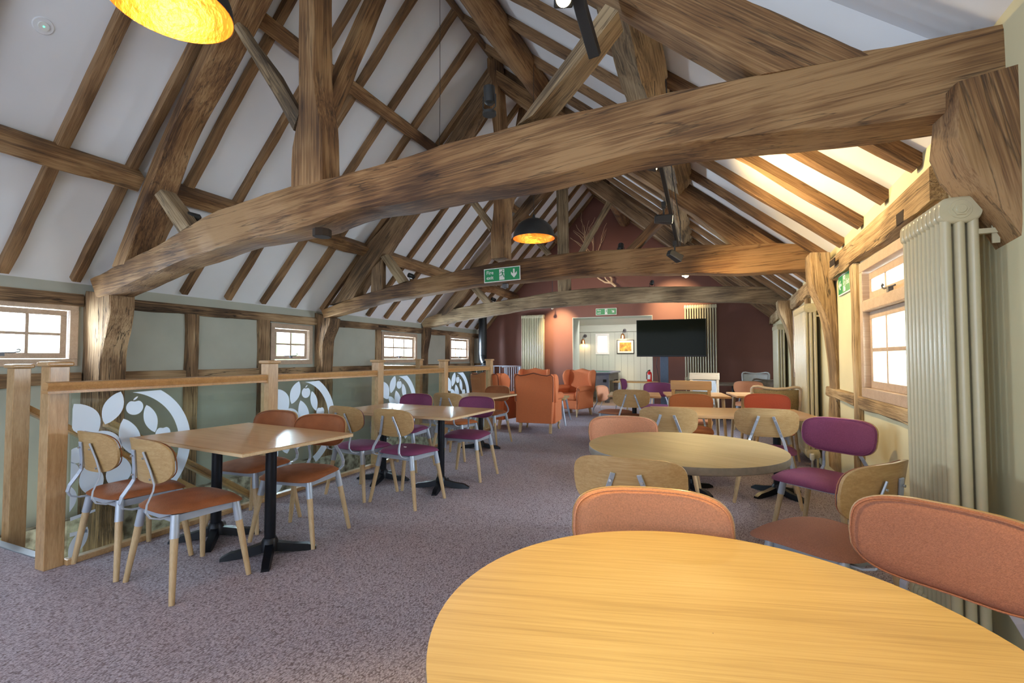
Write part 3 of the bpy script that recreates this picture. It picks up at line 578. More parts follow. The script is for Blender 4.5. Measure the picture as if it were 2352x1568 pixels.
# =================================================================== STAIRWELL AND BALUSTRADE
XB = -3.71
bal = thing('balustrade', 'long oak and glass balustrade with etched apple pattern beside the stairwell', 'balustrade', (XB, 1.6, 0))
L_ = lambda x, y: (x-XB, y-1.6)
NY = [0, 1.5, 3.0, 4.5, 6.06]
def newel(parent, x, y, z0=0, h=1.225):
    n = MB().box(x-.05, x+.05, y-.05, y+.05, z0, h).build('newel_post', 'baluster_v', parent, bevel=.004)
    MB().box(x-.068, x+.068, y-.068, y+.068, h, h+.03).build('newel_cap', 'baluster', n, bevel=.012)
for y in NY: newel(bal, -.05 if y == 0 else 0, y)
prof = [(-.035, 0), (-.035, .016), (-.025, .022), (-.032, .034), (-.036, .05), (-.028, .066), (0, .072), (.028, .066), (.036, .05), (.032, .034), (.025, .022), (.035, .016), (.035, 0)]
for i in range(4):
    a, b = NY[i]+.05, NY[i+1]-.05
    if i == 0: a = -.07
    MB().loft([[(x, a, z+1.06) for x, z in prof], [(x, b, z+1.06) for x, z in prof]]).build('handrail', 'handrail', bal, smooth=40)
    MB().box(-.03, .03, NY[i]+.05, b, 0, .035).build('base_rail', 'baluster', bal, bevel=.004)
    gp = MB().box(-.005, .005, NY[i]+.06, b-.01, .03, 1.06).build('glass_panel', 'glass', bal)
    # etched pattern: leaves, apples, and a broad ring (as part of the panel)
    et = MB(); X1 = .0062
    ylim = b-.015
    def blob(pts):
        pts = [(min(max(p[0], .065), ylim-NY[i]), min(max(p[1], .035), 1.055)) for p in pts]
        et.prism([(NY[i]+p[0], p[1]) for p in pts], X1, X1+.0012, 'X')
    def leaf(p, q, wd):
        p, q = Vector(p), Vector(q); d = q-p; n = Vector((-d.y, d.x)).normalized(); o_ = []
        for k in range(13): t = k/12; o_.append(p+d*t+n*wd*.5*math.sin(math.pi*t)**.75)
        for k in range(1, 12): t = 1-k/12; o_.append(p+d*t-n*wd*.5*math.sin(math.pi*t)**.75)
        blob([(v.x, v.y) for v in o_])
    def disc(c, r, bite=.15): blob([(c[0]+r*math.cos(a_)*1.02, c[1]+r*math.sin(a_)*(1-bite*max(0, math.sin(a_))**14)) for a_ in [2*math.pi*k/28 for k in range(28)]])
    leaf((.07, .99), (.19, .77), .16); leaf((.325, 1.05), (.24, .84), .115); disc((.412, .936), .052, .25)
    leaf((.402, .985), (.43, 1.01), .012); leaf((.485, .945), (.545, .745), .085); leaf((.345, .865), (.43, .60), .125); leaf((.20, .80), (.34, .67), .09)
    disc((.095, .665), .05, 0); leaf((.065, .63), (.065, .50), .09); leaf((.05, .49), (.06, .32), .09); leaf((.15, .60), (.20, .38), .13)
    leaf((.345, .61), (.31, .40), .15); leaf((.16, .20), (.07, .035), .08); disc((.60, .73), .05, .25); leaf((.53, .60), (.45, .40), .12)
    blob([(.07, .285), (.20, .30), (.20, .285), (.07, .262)]); blob([(.07, .19), (.16, .185), (.16, .165), (.07, .165)])
    # ring arc
    cy, cz = .329, .646
    N_ = 40; seg = [(-62+142*k/(N_-1)) for k in range(N_)]
    outer = [(cy+.47*math.cos(R(a_)), cz+.47*math.sin(R(a_))) for a_ in seg if cz+.47*math.sin(R(a_)) < 1.055]
    inner = [(cy+.385*math.cos(R(a_)), cz+.40*math.sin(R(a_))) for a_ in seg if cz+.40*math.sin(R(a_)) < 1.055]
    blob(outer + inner[::-1])
    et.build('etched_pattern', 'frost', gp)
# cross rail at the far end of the well
cr_ = thing('balustrade', 'short oak and glass cross rail with capped post closing the far end of the stairwell', 'balustrade', (-5.2, 7.66, 0))
newel(cr_, 0, 0); MB().loft([[(.05, y, z+1.06) for y, z in prof], [(1.42, y, z+1.06) for y, z in prof]]).build('handrail', 'handrail', cr_, smooth=40)
MB().loft([[(-1.1, y, z+1.06) for y, z in prof], [(-.05, y, z+1.06) for y, z in prof]]).build('handrail', 'handrail', cr_, smooth=40)
MB().box(.06, 1.4, -.005, .005, .03, 1.06).build('glass_panel', 'glass', cr_); MB().box(-1.1, 1.4, -.03, .03, 0, .035).build('base_rail', 'baluster', cr_)
# newel at the top of the stairs with a descending handrail
ns_ = thing('stair_balustrade', 'oak newel post at the left edge with handrails sloping down the stairs', 'balustrade', (-4.83, 1.84, 0))
newel(ns_, 0, 0, -.3, 1.2)
def slope_rail(x, y0, z0, y1, z1): MB().loft([[(x+a, y0, z0+b) for a, b in prof], [(x+a, y1, z1+b) for a, b in prof]]).build('handrail', 'handrail', ns_, smooth=40)
slope_rail(-.02, .05, .86, 2.9, -1.2); slope_rail(.93, .1, .80, 3.0, -1.25)
MB().add([(0, .05, -.25), (0, 2.6, -2.1), (0, 2.6, -2.4), (0, .05, -.6), (.03, .05, -.25), (.03, 2.6, -2.1), (.03, 2.6, -2.4), (.03, .05, -.6)],
         [(0,1,2,3), (7,6,5,4), (0,4,5,1), (1,5,6,2), (2,6,7,3), (3,7,4,0)]).build('stair_string', 'baluster', ns_)
st = thing('staircase', 'carpeted stairs going down with oak strings and grey metal nosing', 'stairs', (-4.3, 1.66, 0))
mb = MB()
for k in range(12): mb.box(-.48, .48, k*.26+.02, k*.26+.30, -.19*(k+1)-.19, -.19*(k+1))
mb.build('stair_treads', 'carpet', st)
MB().box(-.5, .5, -.03, .03, -.04, .006).build('nosing', 'nosing', st, bevel=.006)
mb = MB()
for x in (-.52, .5): mb.add([(x, .0, .02), (x, 3.2, -2.3), (x, 3.2, -2.6), (x, .0, -.3), (x+.03, .0, .02), (x+.03, 3.2, -2.3), (x+.03, 3.2, -2.6), (x+.03, .0, -.3)], [(0,1,2,3), (7,6,5,4), (0,4,5,1), (1,5,6,2), (2,6,7,3), (3,7,4,0)])
mb.build('stair_string', 'baluster', st)
tag(MB().box(XL, XL+.12, 1.66, 7.65, -2.6, -.42).build('stone_plinth', 'stone'), 'rough pale rubble stone plinth at the foot of the stairwell wall', 'wall base')
struct(MB().box(-6.4, -3.78, 7.66, 7.72, -2.6, -.2).box(-3.8, -3.74, 1.6, 7.7, -2.6, -.02).build('wall_stairwell', 'stone'))
struct(MB().box(-3.80, -3.765, 1.66, 7.65, -.24, -.005).build('trim_4', 'baluster'))

# =================================================================== FURNITURE
def superell(t, a, b, n): 
    c, s = math.cos(t), math.sin(t); return a*math.copysign(abs(c)**(2/n), c), b*math.copysign(abs(s)**(2/n), s)
def padmesh(outline, top, bot, mapf, rings=7, seg=44):
    """closed shell; outline(t)->(u,v); top/bot(s)->offset for radius fraction s; mapf(u,v,w)->xyz"""
    V = []; F = []
    S = [i/rings for i in range(1, rings+1)]
    def surf(fn):
        k = len(V); V.append(mapf(0, 0, fn(0)))
        for s in S:
            for j in range(seg): u, v = outline(2*math.pi*j/seg); V.append(mapf(u*s, v*s, fn(s)))
        for j in range(seg): F.append((k, k+1+j, k+1+(j+1) % seg))
        for i in range(rings-1):
            for j in range(seg): a = k+1+i*seg; F.append((a+j, a+seg+j, a+seg+(j+1) % seg, a+(j+1) % seg))
        return k+1+(rings-1)*seg
    a = surf(top); b = surf(bot)
    for j in range(seg): F.append((a+j, b+j, b+(j+1) % seg, a+(j+1) % seg))
    return MB().add(V, F)
def chair_proto(bw, seatm, backm, label, group, plate='ply'):
    """cafe chair, faces local +Y"""
    t = thing('dining_chair', label, 'chair', (0, 0, 0), 0, group)
    wide = bw > .48; sa, sb = (.248, .245) if wide else (.225, .215); sy0 = .03 if wide else .005
    def seat_out(a):
        u, v = superell(a, sa, sb, 4.2); k = 1 + .06*(v/sb); return u*k, v
    def seat_map(u, v, w): return (u, v+sy0, .445 + w - .10*max(0, (v-.10))*1.0 - .5*u*u*max(0, v)*1.2)
    padmesh(seat_out, lambda s: .032*(1-s**5)**.5 + .004, lambda s: -.012*(1-s**8)**.5, seat_map).build('seat', seatm, t, smooth=60)
    def bo(a):
        u, v = superell(a, bw/2, .124 if wide else .12, 4.0 if wide else 3.5)
        if v < 0: u *= 1 - .16*(v/.12)**2
        return u, v
    def bmap(off):
        def f(u, v, w): return (u, -.238 - .16*v + .95*u*u + w + off, .722 + v)
        return f
    padmesh(bo, lambda s: .0, lambda s: -.012, bmap(0), 5).build('backrest', plate, t, smooth=50)
    padmesh(lambda a: tuple(q*.985 for q in bo(a)), lambda s: .017*(1-s**7)**.5 + .003, lambda s: .0005, bmap(0), 7).build('back_pad', backm, t, smooth=60)
    MB().tube([(lambda q: (q[0]*.955, -.238-.16*q[1]*.955+.95*(q[0]*.955)**2+.0165, .722+q[1]*.94))(bo(2*math.pi*j/48)) for j in range(49)], .0028, 6, up=(0, 1, 0)).build('seam_piping', backm, t, smooth=60)
    # metal frame with sockets
    fr = MB(); tops = []
    feet = [(.255, .205), (-.255, .205), (.26, -.205), (-.26, -.205)]
    for fx, fy in feet:
        tx, ty = math.copysign(.178, fx), math.copysign(.16, fy); tops.append((tx, ty))
        p0 = Vector((tx, ty, .438)); p1 = Vector((fx, fy, 0)); q = p0.lerp(p1, .27)
        fr.tube([p0, q], [.021, .022], 14)
    for a, b in ((0, 1), (2, 3), (0, 2), (1, 3)):
        pa, pb = tops[a], tops[b]
        fr.tube([(pa[0], pa[1], .415), (pb[0], pb[1], .415)], 0, flat=(.005, .019), up=(0, 0, 1))
    fr.build('frame', 'chair_metal', t, smooth=45)
    for fx, fy in feet:
        tx, ty = math.copysign(.178, fx), math.copysign(.16, fy); p0 = Vector((tx, ty, .438)); p1 = Vector((fx, fy, 0)); q = p0.lerp(p1, .26)
        MB().tube([q, p1], [.0195, .014], 14).build('leg', 'leg_wood', t, smooth=45)
    for s in (-1, 1):
        pts = [(s*.155, -.05, .432), (s*.155, -.17, .428), (s*.158, -.225, .43), (s*.157, -.268, .447), (s*.15, -.285, .478), (s*.143, -.278, .515), (s*.128, -.245, .575), (s*.115, -.235, .605), (s*.09, -.245, .68), (s*.060, -.263, .765), (s*.056, -.266, .778)]
        MB().tube(pts, 0, flat=(.004, .011), up=(s, 0, 0)).build('back_bar', 'chair_metal', t, bevel=.0015)
        for z, x, y in ((.745, .0675, -.268), (.635, .105, -.249)): MB().tube([(s*x, y, z), (s*x, y-.006, z)], .006, 10).build('screw', 'steel', t, smooth=40)
    return t
CH_TAN, CH_PUR, CH_PEACH = {}, {}, {}
PROTO = {}
def chair(kind, x, y, rz, label, group):
    spec = {'tan': (.455, 'tan', 'tan'), 'purple': (.455, 'purple', 'purple'), 'orange': (.455, 'orange_fab', 'tan'),
            'peach': (.50, 'peach', 'peach'), 'rust': (.50, 'rust', 'rust'), 'purple_w': (.50, 'purple', 'purple'), 'red_w': (.50, 'red_fab', 'red_fab'), 'orange_w': (.50, 'orange_fab', 'orange_fab'), 'tan_w': (.5, 'tan', 'peach')}[kind]
    if kind not in PROTO:
        p = chair_proto(*spec, label, group); p.location = (x, y, 0); p.rotation_euler = (0, 0, R(rz)); PROTO[kind] = p; return p
    return dup(PROTO[kind], (x, y, 0), rz, label, group)
G1, G2, G3 = 'chairs around the tables by the balustrade', 'chairs around the round tables', 'chairs around the far right tables'
chair('tan', -2.83, 1.84, -7, 'brown cafe chair nearest us on the left, wooden back towards us, right of its twin', G1)
chair('tan', -3.41, 1.87, -4, 'brown cafe chair with wooden back towards us, nearest the balustrade newel', G1)
chair('tan', -2.77, 2.60, 189, 'brown cafe chair facing us across the nearest left table, the right one of two', G1)
chair('tan', -3.33, 2.66, 184, 'brown cafe chair facing us across the nearest left table, against the glass', G1)
chair('purple', -2.555, 3.60, -6, 'purple seated cafe chair, wooden back towards us, with a white scrap on its seat', G1)
chair('purple', -3.09, 3.62, -8, 'purple seated cafe chair, wooden back towards us, close to the glass balustrade', G1)
chair('purple', -2.48, 4.59, 180, 'purple cafe chair facing us at the right end of the second left table', G1)
chair('purple', -3.33, 4.66, 183, 'purple cafe chair facing us at the second left table, close to the glass', G1)
chair('orange', -3.08, 5.40, -5, 'orange seated cafe chair seen from behind, between the two purple ones facing us', G1)
chair('tan', -3.15, 6.53, 172, 'brown cafe chair facing us at the far end of the third left table', G1)
chair('peach', -.163, 1.40, 190, 'peach upholstered chair facing us across the nearest round table', G2)
chair('tan_w', -.36, 2.36, 0, 'wooden-backed chair seen from behind, tucked under the second round table', G2)
chair('peach', -.60, 3.35, 188, 'peach backed chair facing us at the far left of the second round table', G2)
chair('purple_w', .68, 3.88, 142, 'purple chair facing left, beside the second round table', G2)
chair('rust', .47, 2.60, 50, 'rust seated chair with pale wooden back turned away, right of the second round table', G2)
chair('rust', .485, 1.60, 142, 'big rust backed chair at the right edge, facing the nearest round table', G2)
chair('rust', -.39, 4.64, 0, 'wooden-backed chair seen from behind at the left of the long right table', G3)
chair('purple_w', .41, 4.86, -3, 'wooden-backed chair with purple seat seen from behind at the right of the long right table', G3)
chair('orange_w', -.27, 5.89, 180, 'burnt orange chair facing us across the long right table', G3)
chair('red_w', .56, 6.25, 178, 'brick red chair facing us across the long right table, nearest the radiator', G3)
chair('tan_w', -1.07, 6.84, 2, 'wooden-backed chair seen from behind at the small far table near the armchairs', G3)
chair('peach', -1.42, 7.32, -98, 'peach backed chair seen side on at the left of the small far table', G3)
chair('purple_w', -.93, 8.43, 176, 'purple chair facing us beyond the small far table', G3)
chair('purple', -1.55, 10.0, -95, 'small purple chair seen side on before the wooden side bench', G3)
chair('peach', .56, 9.56, 180, 'peach chair facing us near the far right corner', G3)

def pedestal(parent, x, y, rz, z1=.72, arm=.28):
    c = MB().tube([(x, y, .05), (x, y, z1)], .034, 20).build('column', 'iron', parent, smooth=40)
    b = MB()
    for k in range(4):
        a = R(rz + 90*k); d = Vector((math.cos(a), math.sin(a), 0)); n = Vector((-d.y, d.x, 0)); rings = []
        for s, w_, zt, zb in ((.0, .03, .085, .03), (.06, .03, .075, .02), (.14, .028, .055, .008), (arm-.05, .027, .042, 0), (arm, .024, .016, 0)):
            p = Vector((x, y, 0)) + d*s; rings.append([p+n*w_+Vector((0,0,zb)), p+n*w_*.8+Vector((0,0,zt)), p-n*w_*.8+Vector((0,0,zt)), p-n*w_+Vector((0,0,zb))])
        b.loft(rings)
    b.tube([(x, y, .03), (x, y, .09), (x, y, .11)], [.055, .05, .038], 20)
    b.build('base', 'iron', parent, smooth=35)
    MB().box(x-.12, x+.12, y-.12, y+.12, z1, z1+.006).build('mounting_plate', 'iron', parent)
def rect_table(label, c, sx, sy, rz, peds, group, top='table_top', under=True, rzb=45):
    t = thing('dining_table', label, 'table', (c[0], c[1], 0), rz, group)
    MB().box(-sx/2, sx/2, -sy/2, sy/2, .746, .75).build('veneer', top, t)
    MB().box(-sx/2, sx/2, -sy/2, sy/2, .727, .7458).build('tabletop', 'table_edge', t, bevel=.003)
    if under: MB().box(-sx/2+.05, sx/2-.05, -sy/2+.05, sy/2-.05, .718, .7268).build('underboard', 'table_edge', t)
    for px in peds: pedestal(t, px, 0, rzb, .715 if under else .72)
    return t
GT = 'rectangular tables by the balustrade'
rect_table('oak topped table with two black pedestals nearest the stair newel', (-2.955, 2.29), 1.18, .80, -5, (-.33, .27), GT, rzb=50)
rect_table('oak topped table on a black pedestal, right half of the second left pair', (-2.47, 4.07), .70, .86, -2, (-.03,), GT, rzb=20)
rect_table('oak topped table on a black pedestal, left half of the second left pair', (-3.19, 4.09), .70, .86, -4, (-.03,), GT, rzb=20)
rect_table('small oak topped table on a black pedestal beyond the purple chairs', (-3.06, 6.04), .74, .82, -4, (0,), GT, rzb=20)
def round_table(label, c, r, legs, rz=0):
    t = thing('round_table', label, 'table', (c[0], c[1], 0), rz, 'round tables')
    MB().lathe([(0.001, .7495), (r-.004, .7495), (r-.001, .7485)], 96).build('tabletop', 'round_top', t, smooth=30)
    MB().lathe([(r-.001, .7485), (r, .746), (r, .712), (r-.004, .708), (.001, .708)], 96).build('edge_band', 'round_edge', t, smooth=30)
    if legs:
        for k in range(3):
            a = R(legs + 120*k); MB().tube([(.30*math.cos(a), .30*math.sin(a), .708), (.43*math.cos(a), .43*math.sin(a), 0)], 0, flat=(.030, .023), up=(math.cos(a), math.sin(a), 0)).build('leg', 'leg_wood', t, bevel=.004)
    else: pedestal(t, 0, 0, 40, .704, .33)
    return t
round_table('big round oak table with golden lamplight on it, nearest the camera', (-.01, 1.01), .545, 0, 15)
round_table('round oak table with grey edge band, second from the camera on the right', (-.18, 3.03), .557, 0, -25)
t = thing('dining_table', 'long oak table across the right side behind two wooden-backed chairs', 'table', (.11, 5.13, 0), 10, 'rectangular tables at the right')
MB().box(-.71, .71, -.38, .38, .722, .75).build('tabletop', 'table_top', t, bevel=.004)
for sx in (-.38, .40): pedestal(t, sx, -.12, 35, .722)
t = thing('dining_table', 'small far oak table with bright window glare, left of the far row', 'table', (-1.09, 7.12, 0), 8, 'rectangular tables at the right')
MB().box(-.36, .36, -.38, .38, .722, .75).build('tabletop', 'table_top', t, bevel=.004); pedestal(t, 0, 0, 30)
for (cx, cy, lb) in ((-.27, 7.42, 'middle oak table of the far row, behind the square wooden chair'), (.63, 7.72, 'right oak table of the far row, beside the middle radiator')):
    t = thing('dining_table', lb, 'table', (cx, cy, 0), 9, 'rectangular tables at the right')
    MB().box(-.42, .42, -.40, .40, .722, .75).build('tabletop', 'table_top', t, bevel=.004)
    for sx in (-.36, .36):
        for sy in (-.33, .33): MB().tube([(sx*.9, sy*.9, .722), (sx, sy, 0)], [.024, .016], 12).build('leg', 'leg_wood', t, smooth=40)
t = thing('dining_table', 'grey topped table by the maroon end wall at the right', 'table', (.35, 10.9, 0), 4, 'rectangular tables at the right')
MB().box(-.55, .55, -.38, .38, .71, .75).build('tabletop', 'round_edge', t, bevel=.004); pedestal(t, 0, 0, 30, .705)
# bench against the far opening
t = thing('side_table', 'slim wooden side table on pale metal legs in front of the boarded room', 'table', (-1.62, 10.9, 0), 3)
MB().box(-.50, .46, -.22, .22, .722, .75).build('tabletop', 'honey', t, bevel=.004)
for sx in (-.36, .36):
    for d in (-.05, .05): MB().tube([(sx, d, .722), (sx+d*.9-.05, d*3, 0)], [.018, .012], 10).build('leg', 'chair_metal', t, smooth=40)
# white scrap on the purple seat
tag(MB().tube([(-2.565, 3.55, .484), (-2.55, 3.54, .4845), (-2.537, 3.548, .484)], .004, 6).build('paper_scrap', 'white'), 'tiny white scrap lying on a purple chair seat', 'scrap')

# special chairs on the right
def frame_chair(label, x, y, rz, woodm, padm, seatm, h=1.0):
    t = thing('panel_back_chair', label, 'chair', (x, y, 0), rz, 'square wooden chairs')
    MB().box(-.23, .23, -.22, .23, .40, .44).build('seat_frame', woodm, t, bevel=.004); MB().box(-.22, .22, -.20, .22, .44, .48).build('seat', seatm, t, bevel=.015)
    for s in (-1, 1):
        MB().tube([(s*.21, -.24, 0), (s*.21, -.22, .45), (s*.21, -.27, h-.03)], 0, flat=(.02, .022), up=(0, 1, 0)).build('back_post', woodm, t, bevel=.003)
        MB().tube([(s*.20, .2, .42), (s*.20, .21, 0)], 0, flat=(.02, .02), up=(0, 1, 0)).build('leg', woodm, t, bevel=.003)
    MB().box(-.24, .24, -.29, -.25, h-.115, h).build('crest_rail', woodm, t, bevel=.006); MB().box(-.19, .19, -.275, -.245, .52, h-.13).build('back_panel', padm, t, bevel=.006)
    return t
frame_chair('square-backed honey wooden chair with woven grey back panel, seen from behind', -.27, 6.62, -2, 'honey', 'cane', 'peach', .99)
frame_chair('pale square-backed wooden chair with light grey back panel, behind the honey one', -.17, 9.05, 0, 'pale', 'grey_fab', 'grey_fab', 1.02)
def curved_chair(label, x, y, rz, rim, fill, h=.92):
    t = thing('curved_back_chair', label, 'chair', (x, y, 0), rz, 'chairs with swept curved crest')
    top = [(-.27, -.005), (-.25, .02), (-.2, .026), (-.1, .008), (0, 0), (.1, .008), (.2, .026), (.25, .02), (.27, -.005)]
    f = lambda u, z: (u, -.26 + 1.2*u*u - .12*(z-.5), z)
    MB().tube([f(-.25, .56), f(-.262, .70), f(-.272, h-.05)] + [f(u, h-.01+dz) for u, dz in top] + [f(.272, h-.05), f(.262, .70), f(.25, .56)], .017, 10).build('back_rim', rim, t, smooth=50)
    grid = MB(); nx, nz = 14, 6; v = []; fc = []
    for i in range(nx+1):
        for j in range(nz+1): u = -.25+.5*i/nx; v.append(f(u, .58+(h-.6)*j/nz))
    for (dy) in (0,):
        for i in range(nx):
            for j in range(nz): a = i*(nz+1)+j; fc.append((a, a+1, a+nz+2, a+nz+1))
    o = grid.add(v, fc).build('back_panel', fill, t, smooth=60); s = o.modifiers.new('thick', 'SOLIDIFY'); s.thickness = .012
    padmesh(lambda a: superell(a, .25, .24, 3.5), lambda s: .03*(1-s**5)**.5, lambda s: -.03, lambda u, v, w_: (u, v, .45+w_)).build('seat', fill if fill != 'cane' else 'tan', t, smooth=60)
    for sx, sy in ((.2, .2), (-.2, .2), (.2, -.2), (-.2, -.2)): MB().tube([(sx, sy, .42), (sx*1.2, sy*1.15, 0)], [.02, .013], 10).build('leg', 'leg_wood', t, smooth=40)
    for s in (-1, 1): MB().tube([(s*.2, -.2, .43), f(s*.24, .60)], .014, 8).build('back_post', rim, t)
    return t
curved_chair('caned chair with swept pale crest rail, seen from behind in front of the middle radiator', .70, 7.02, 0, 'pale', 'cane', .90)
curved_chair('white-grey swept back chair by the maroon end wall', .84, 11.75, 180, 'whitegrey', 'whitegrey', .93)
curved_chair('dark wooden curved back chair beside the white-grey one', .95, 10.3, 178, 'round_edge', 'round_edge', .84)

# wing armchairs
def armchair(label, x, y, rz):
    t = thing('wing_armchair', label, 'armchair', (x, y, 0), rz, 'orange wing armchairs')
    MB().box(-.33, .33, -.30, .30, .16, .36).build('seat_base', 'armchair', t, bevel=.03, smooth=60, bseg=4)
    MB().box(-.26, .26, -.22, .33, .35, .49).build('seat_cushion', 'armchair', t, bevel=.045, smooth=60, bseg=5)
    # backrest: camel top outline, leaning back
    out = [(-.30, .17), (-.33, .55), (-.345, .86), (-.34, .97), (-.30, 1.005), (-.24, .985), (-.15, .995), (0, 1.03), (.15, .995), (.24, .985), (.30, 1.005), (.34, .97), (.345, .86), (.33, .55), (.30, .17)]
    def lean(y0): return [(u, y0 - .13*(z-.35)*(z > .35), z) for u, z in out]
    a, b = lean(-.24), lean(-.36)
    MB().loft([[ (u*.92, y_, .17+(z-.17)*.97) for u, y_, z in a], [(u, y_-.03, z) for u, y_, z in a], [(u, y_+.03, z) for u, y_, z in b], [(u*.94, y_, .17+(z-.17)*.975) for u, y_, z in b]]).build('backrest', 'armchair', t, smooth=50, bevel=.008)
    MB().tube([(u*.97, y_-.004, z-.012) for u, y_, z in b[1:-1]], .006, 8).build('piping', 'piping', t)
    for s in (-1, 1):
        # wing: side outline
        wv = [(-.33, .52), (-.40, .95), (-.36, 1.0), (-.27, 1.0), (-.18, .96), (-.13, .88), (-.14, .78), (-.19, .68), (-.20, .58), (-.17, .52)]
        rings = []
        for x_, k in ((.30, .96), (.315, 1.0), (.35, 1.0), (.365, .96)): rings.append([(s*(x_ + .05*(y_+.33)), -.26+(y_+.26)*k, .75+(z-.75)*k) for y_, z in wv])
        MB().loft(rings).build('wing', 'armchair', t, smooth=60, bevel=.005)
        rings = []
        av = [(-.30, .17), (-.30, .56), (.22, .56), (.30, .54), (.31, .44), (.27, .34), (.31, .26), (.31, .17)]
        for x_, k in ((.265, .98), (.275, 1), (.335, 1), (.345, .98)): rings.append([(s*x_, y_*k, .36+(z-.36)*k) for y_, z in av])
        am = MB().loft(rings); am.tube([(s*.315, -.28, .60), (s*.325, 0, .605), (s*.335, .24, .60), (s*.335, .31, .585)], [.055, .06, .065, .045], 16)
        am.build('armrest', 'armchair', t, smooth=55)
        MB().tube([(s*.315, .315, .18), (s*.31, .30, .35), (s*.31, .325, .45), (s*.325, .33, .54), (s*.345, .33, .62), (s*.375, .33, .60), (s*.37, .33, .56)], .006, 8).build('piping', 'piping', t)
        MB().tube([(s*.28, .26, .17), (s*.30, .29, .12), (s*.285, .275, .06), (s*.30, .30, .0)], [.03, .026, .014, .018], 12).build('front_leg', 'leg_wood', t, smooth=60)
        MB().tube([(s*.26, -.28, .17), (s*.265, -.33, 0)], 0, flat=(.022, .022), up=(0, 1, 0)).build('rear_leg', 'leg_wood', t)
    return t
armchair_list = ((-2.86, 7.93, 7, 'orange wing armchair with its back to us, nearest'), (-2.93, 10.33, 162, 'orange wing armchair turned towards us, right of the coffee table'),
                 (-3.98, 10.55, 190, 'orange wing armchair facing us behind the nearest one, by the end radiator'), (-3.75, 8.15, -14, 'orange wing armchair with its back to us, against the balustrade end'))
a0 = armchair(armchair_list[0][3], armchair_list[0][0], armchair_list[0][1], armchair_list[0][2])
for (x, y, rz, lb) in armchair_list[1:]: dup(a0, (x, y, 0), rz, lb)
t = thing('coffee_table', 'low wooden coffee table on pale splayed metal legs among the armchairs', 'table', (-3.02, 9.0, 0), 10)
MB().box(-.34, .34, -.42, .42, .47, .50).build('tabletop', 'round_top', t, bevel=.005)
for sx in (-1, 1):
    for sy in (-1, 1): MB().tube([(sx*.27, sy*.33, .47), (sx*.36, sy*.45, 0)], [.026, .013], 12).build('leg', 'chair_metal', t, smooth=40)

# =================================================================== RADIATORS
def radiator(label, root, n, height, z0, axis, out, cols=3, pitch=.046):
    """column radiator; sections spaced along axis, columns stacked along out (away from wall)"""
    t = thing('column_radiator', label, 'radiator', root, 0, 'tall cream column radiators')
    ax, ou = Vector(axis), Vector(out)
    def section():
        s = MB(); d = .044; r = .0185
        for c in range(cols):
            o_ = ou*(c*d); s.tube([Vector((0,0,z0+.03)) + o_, Vector((0,0,z0+height-.03)) + o_], r, 12)
        for zz in (z0+.035, z0+height-.035):
            # rounded header block
            rings = []
            for k, f in ((-1, .80), (-.75, .95), (-.4, 1), (.4, 1), (.75, .95), (1, .80)):
                q = []
                for j in range(28):
                    a = 2*math.pi*j/28; uo = math.copysign(abs(math.cos(a))**.55, math.cos(a))*(cols*d/2+.004)*(f*.12+.88); uz = math.copysign(abs(math.sin(a))**.6, math.sin(a))*.044*f
                    q.append(ou*(d*(cols-1)/2+uo) + Vector((0, 0, zz+uz*1.25)) + ax*(k*pitch*.46))
                rings.append(q)
            s.loft(rings)
        return s
    proto = section().build('radiator_section', 'rad', t, smooth=50)
    for i in range(1, n): c = proto.copy(); COL.objects.link(c); c.parent = t; c.location = ax*(pitch*i)
    for zz in (z0+.035, z0+height-.035):
        m_ = ou*(.044*(cols-1)/2) + Vector((0, 0, zz)); MB().tube([m_-ax*.024, m_-ax*.018], [.037, .040], 28).tube([m_-ax*.029, m_-ax*.022], [.027, .029], 6).tube([m_-ax*.033, m_-ax*.028], [.016, .019], 20).tube([m_-ax*.0335, m_-ax*.03], [.008, .009], 6).build('end_plug', 'rad', t)
    br = MB(); m_ = -ou*.0 + Vector((0, 0, z0+height-.13))
    for k in (0, n-1): 
        p = ax*(pitch*k); br.tube([p+m_+ou*.0, p+m_-ou*.075], 0, flat=(.012, .010)); br.tube([p+m_-ou*.07+Vector((0,0,-.05)), p+m_-ou*.07+Vector((0,0,.05))], 0, flat=(.012, .003), up=ax)
    br.build('wall_bracket', 'rad', t)
    lg = MB()
    for k in (0, n-1): p = ax*(pitch*k); lg.tube([p+Vector((0,0,z0+.02)), p], [.012, .012], 10)
    lg.build('pipe', 'rad', t)
    return t
radiator('huge cream column radiator at the right edge, nearest the camera', (WR(2.7)-.10, 2.50, 0), 10, 1.80, .12, (0, 1, 0), (-1, 0, 0))
r2_ = radiator('cream column radiator on the right wall between the two jowled posts', (WR(6.9)-.07, 6.52, 0), 18, 1.78, .12, (0, 1, 0), (-1, 0, 0))
radiator('cream column radiator in the far right corner beyond the last post', (WR(10)-.07, 9.8, 0), 16, 1.75, .12, (0, 1, 0), (-1, 0, 0))
radiator('cream column radiator on the end wall left of the opening', (-5.04, YE-.06, 0), 13, 1.85, .62, (1, 0, 0), (0, -1, 0), 3, .052)
radiator('cream column radiator on the end wall behind the television', (-.66, YE-.06, 0), 13, 1.85, .72, (1, 0, 0), (0, -1, 0), 3, .058)
t = thing('radiator_valve', 'white thermostatic valve at the foot of the middle radiator', 'valve', (WR(6.3)-.13, 6.42, 0))
MB().tube([(0, 0, 0), (0, 0, .10)], .011, 12).build('pipe', 'steel', t); MB().tube([(0, 0, .10), (0, 0, .115), (0, 0, .17), (0, 0, .175)], [.018, .024, .024, .018], 16).build('valve_head', 'plastic', t, smooth=40)

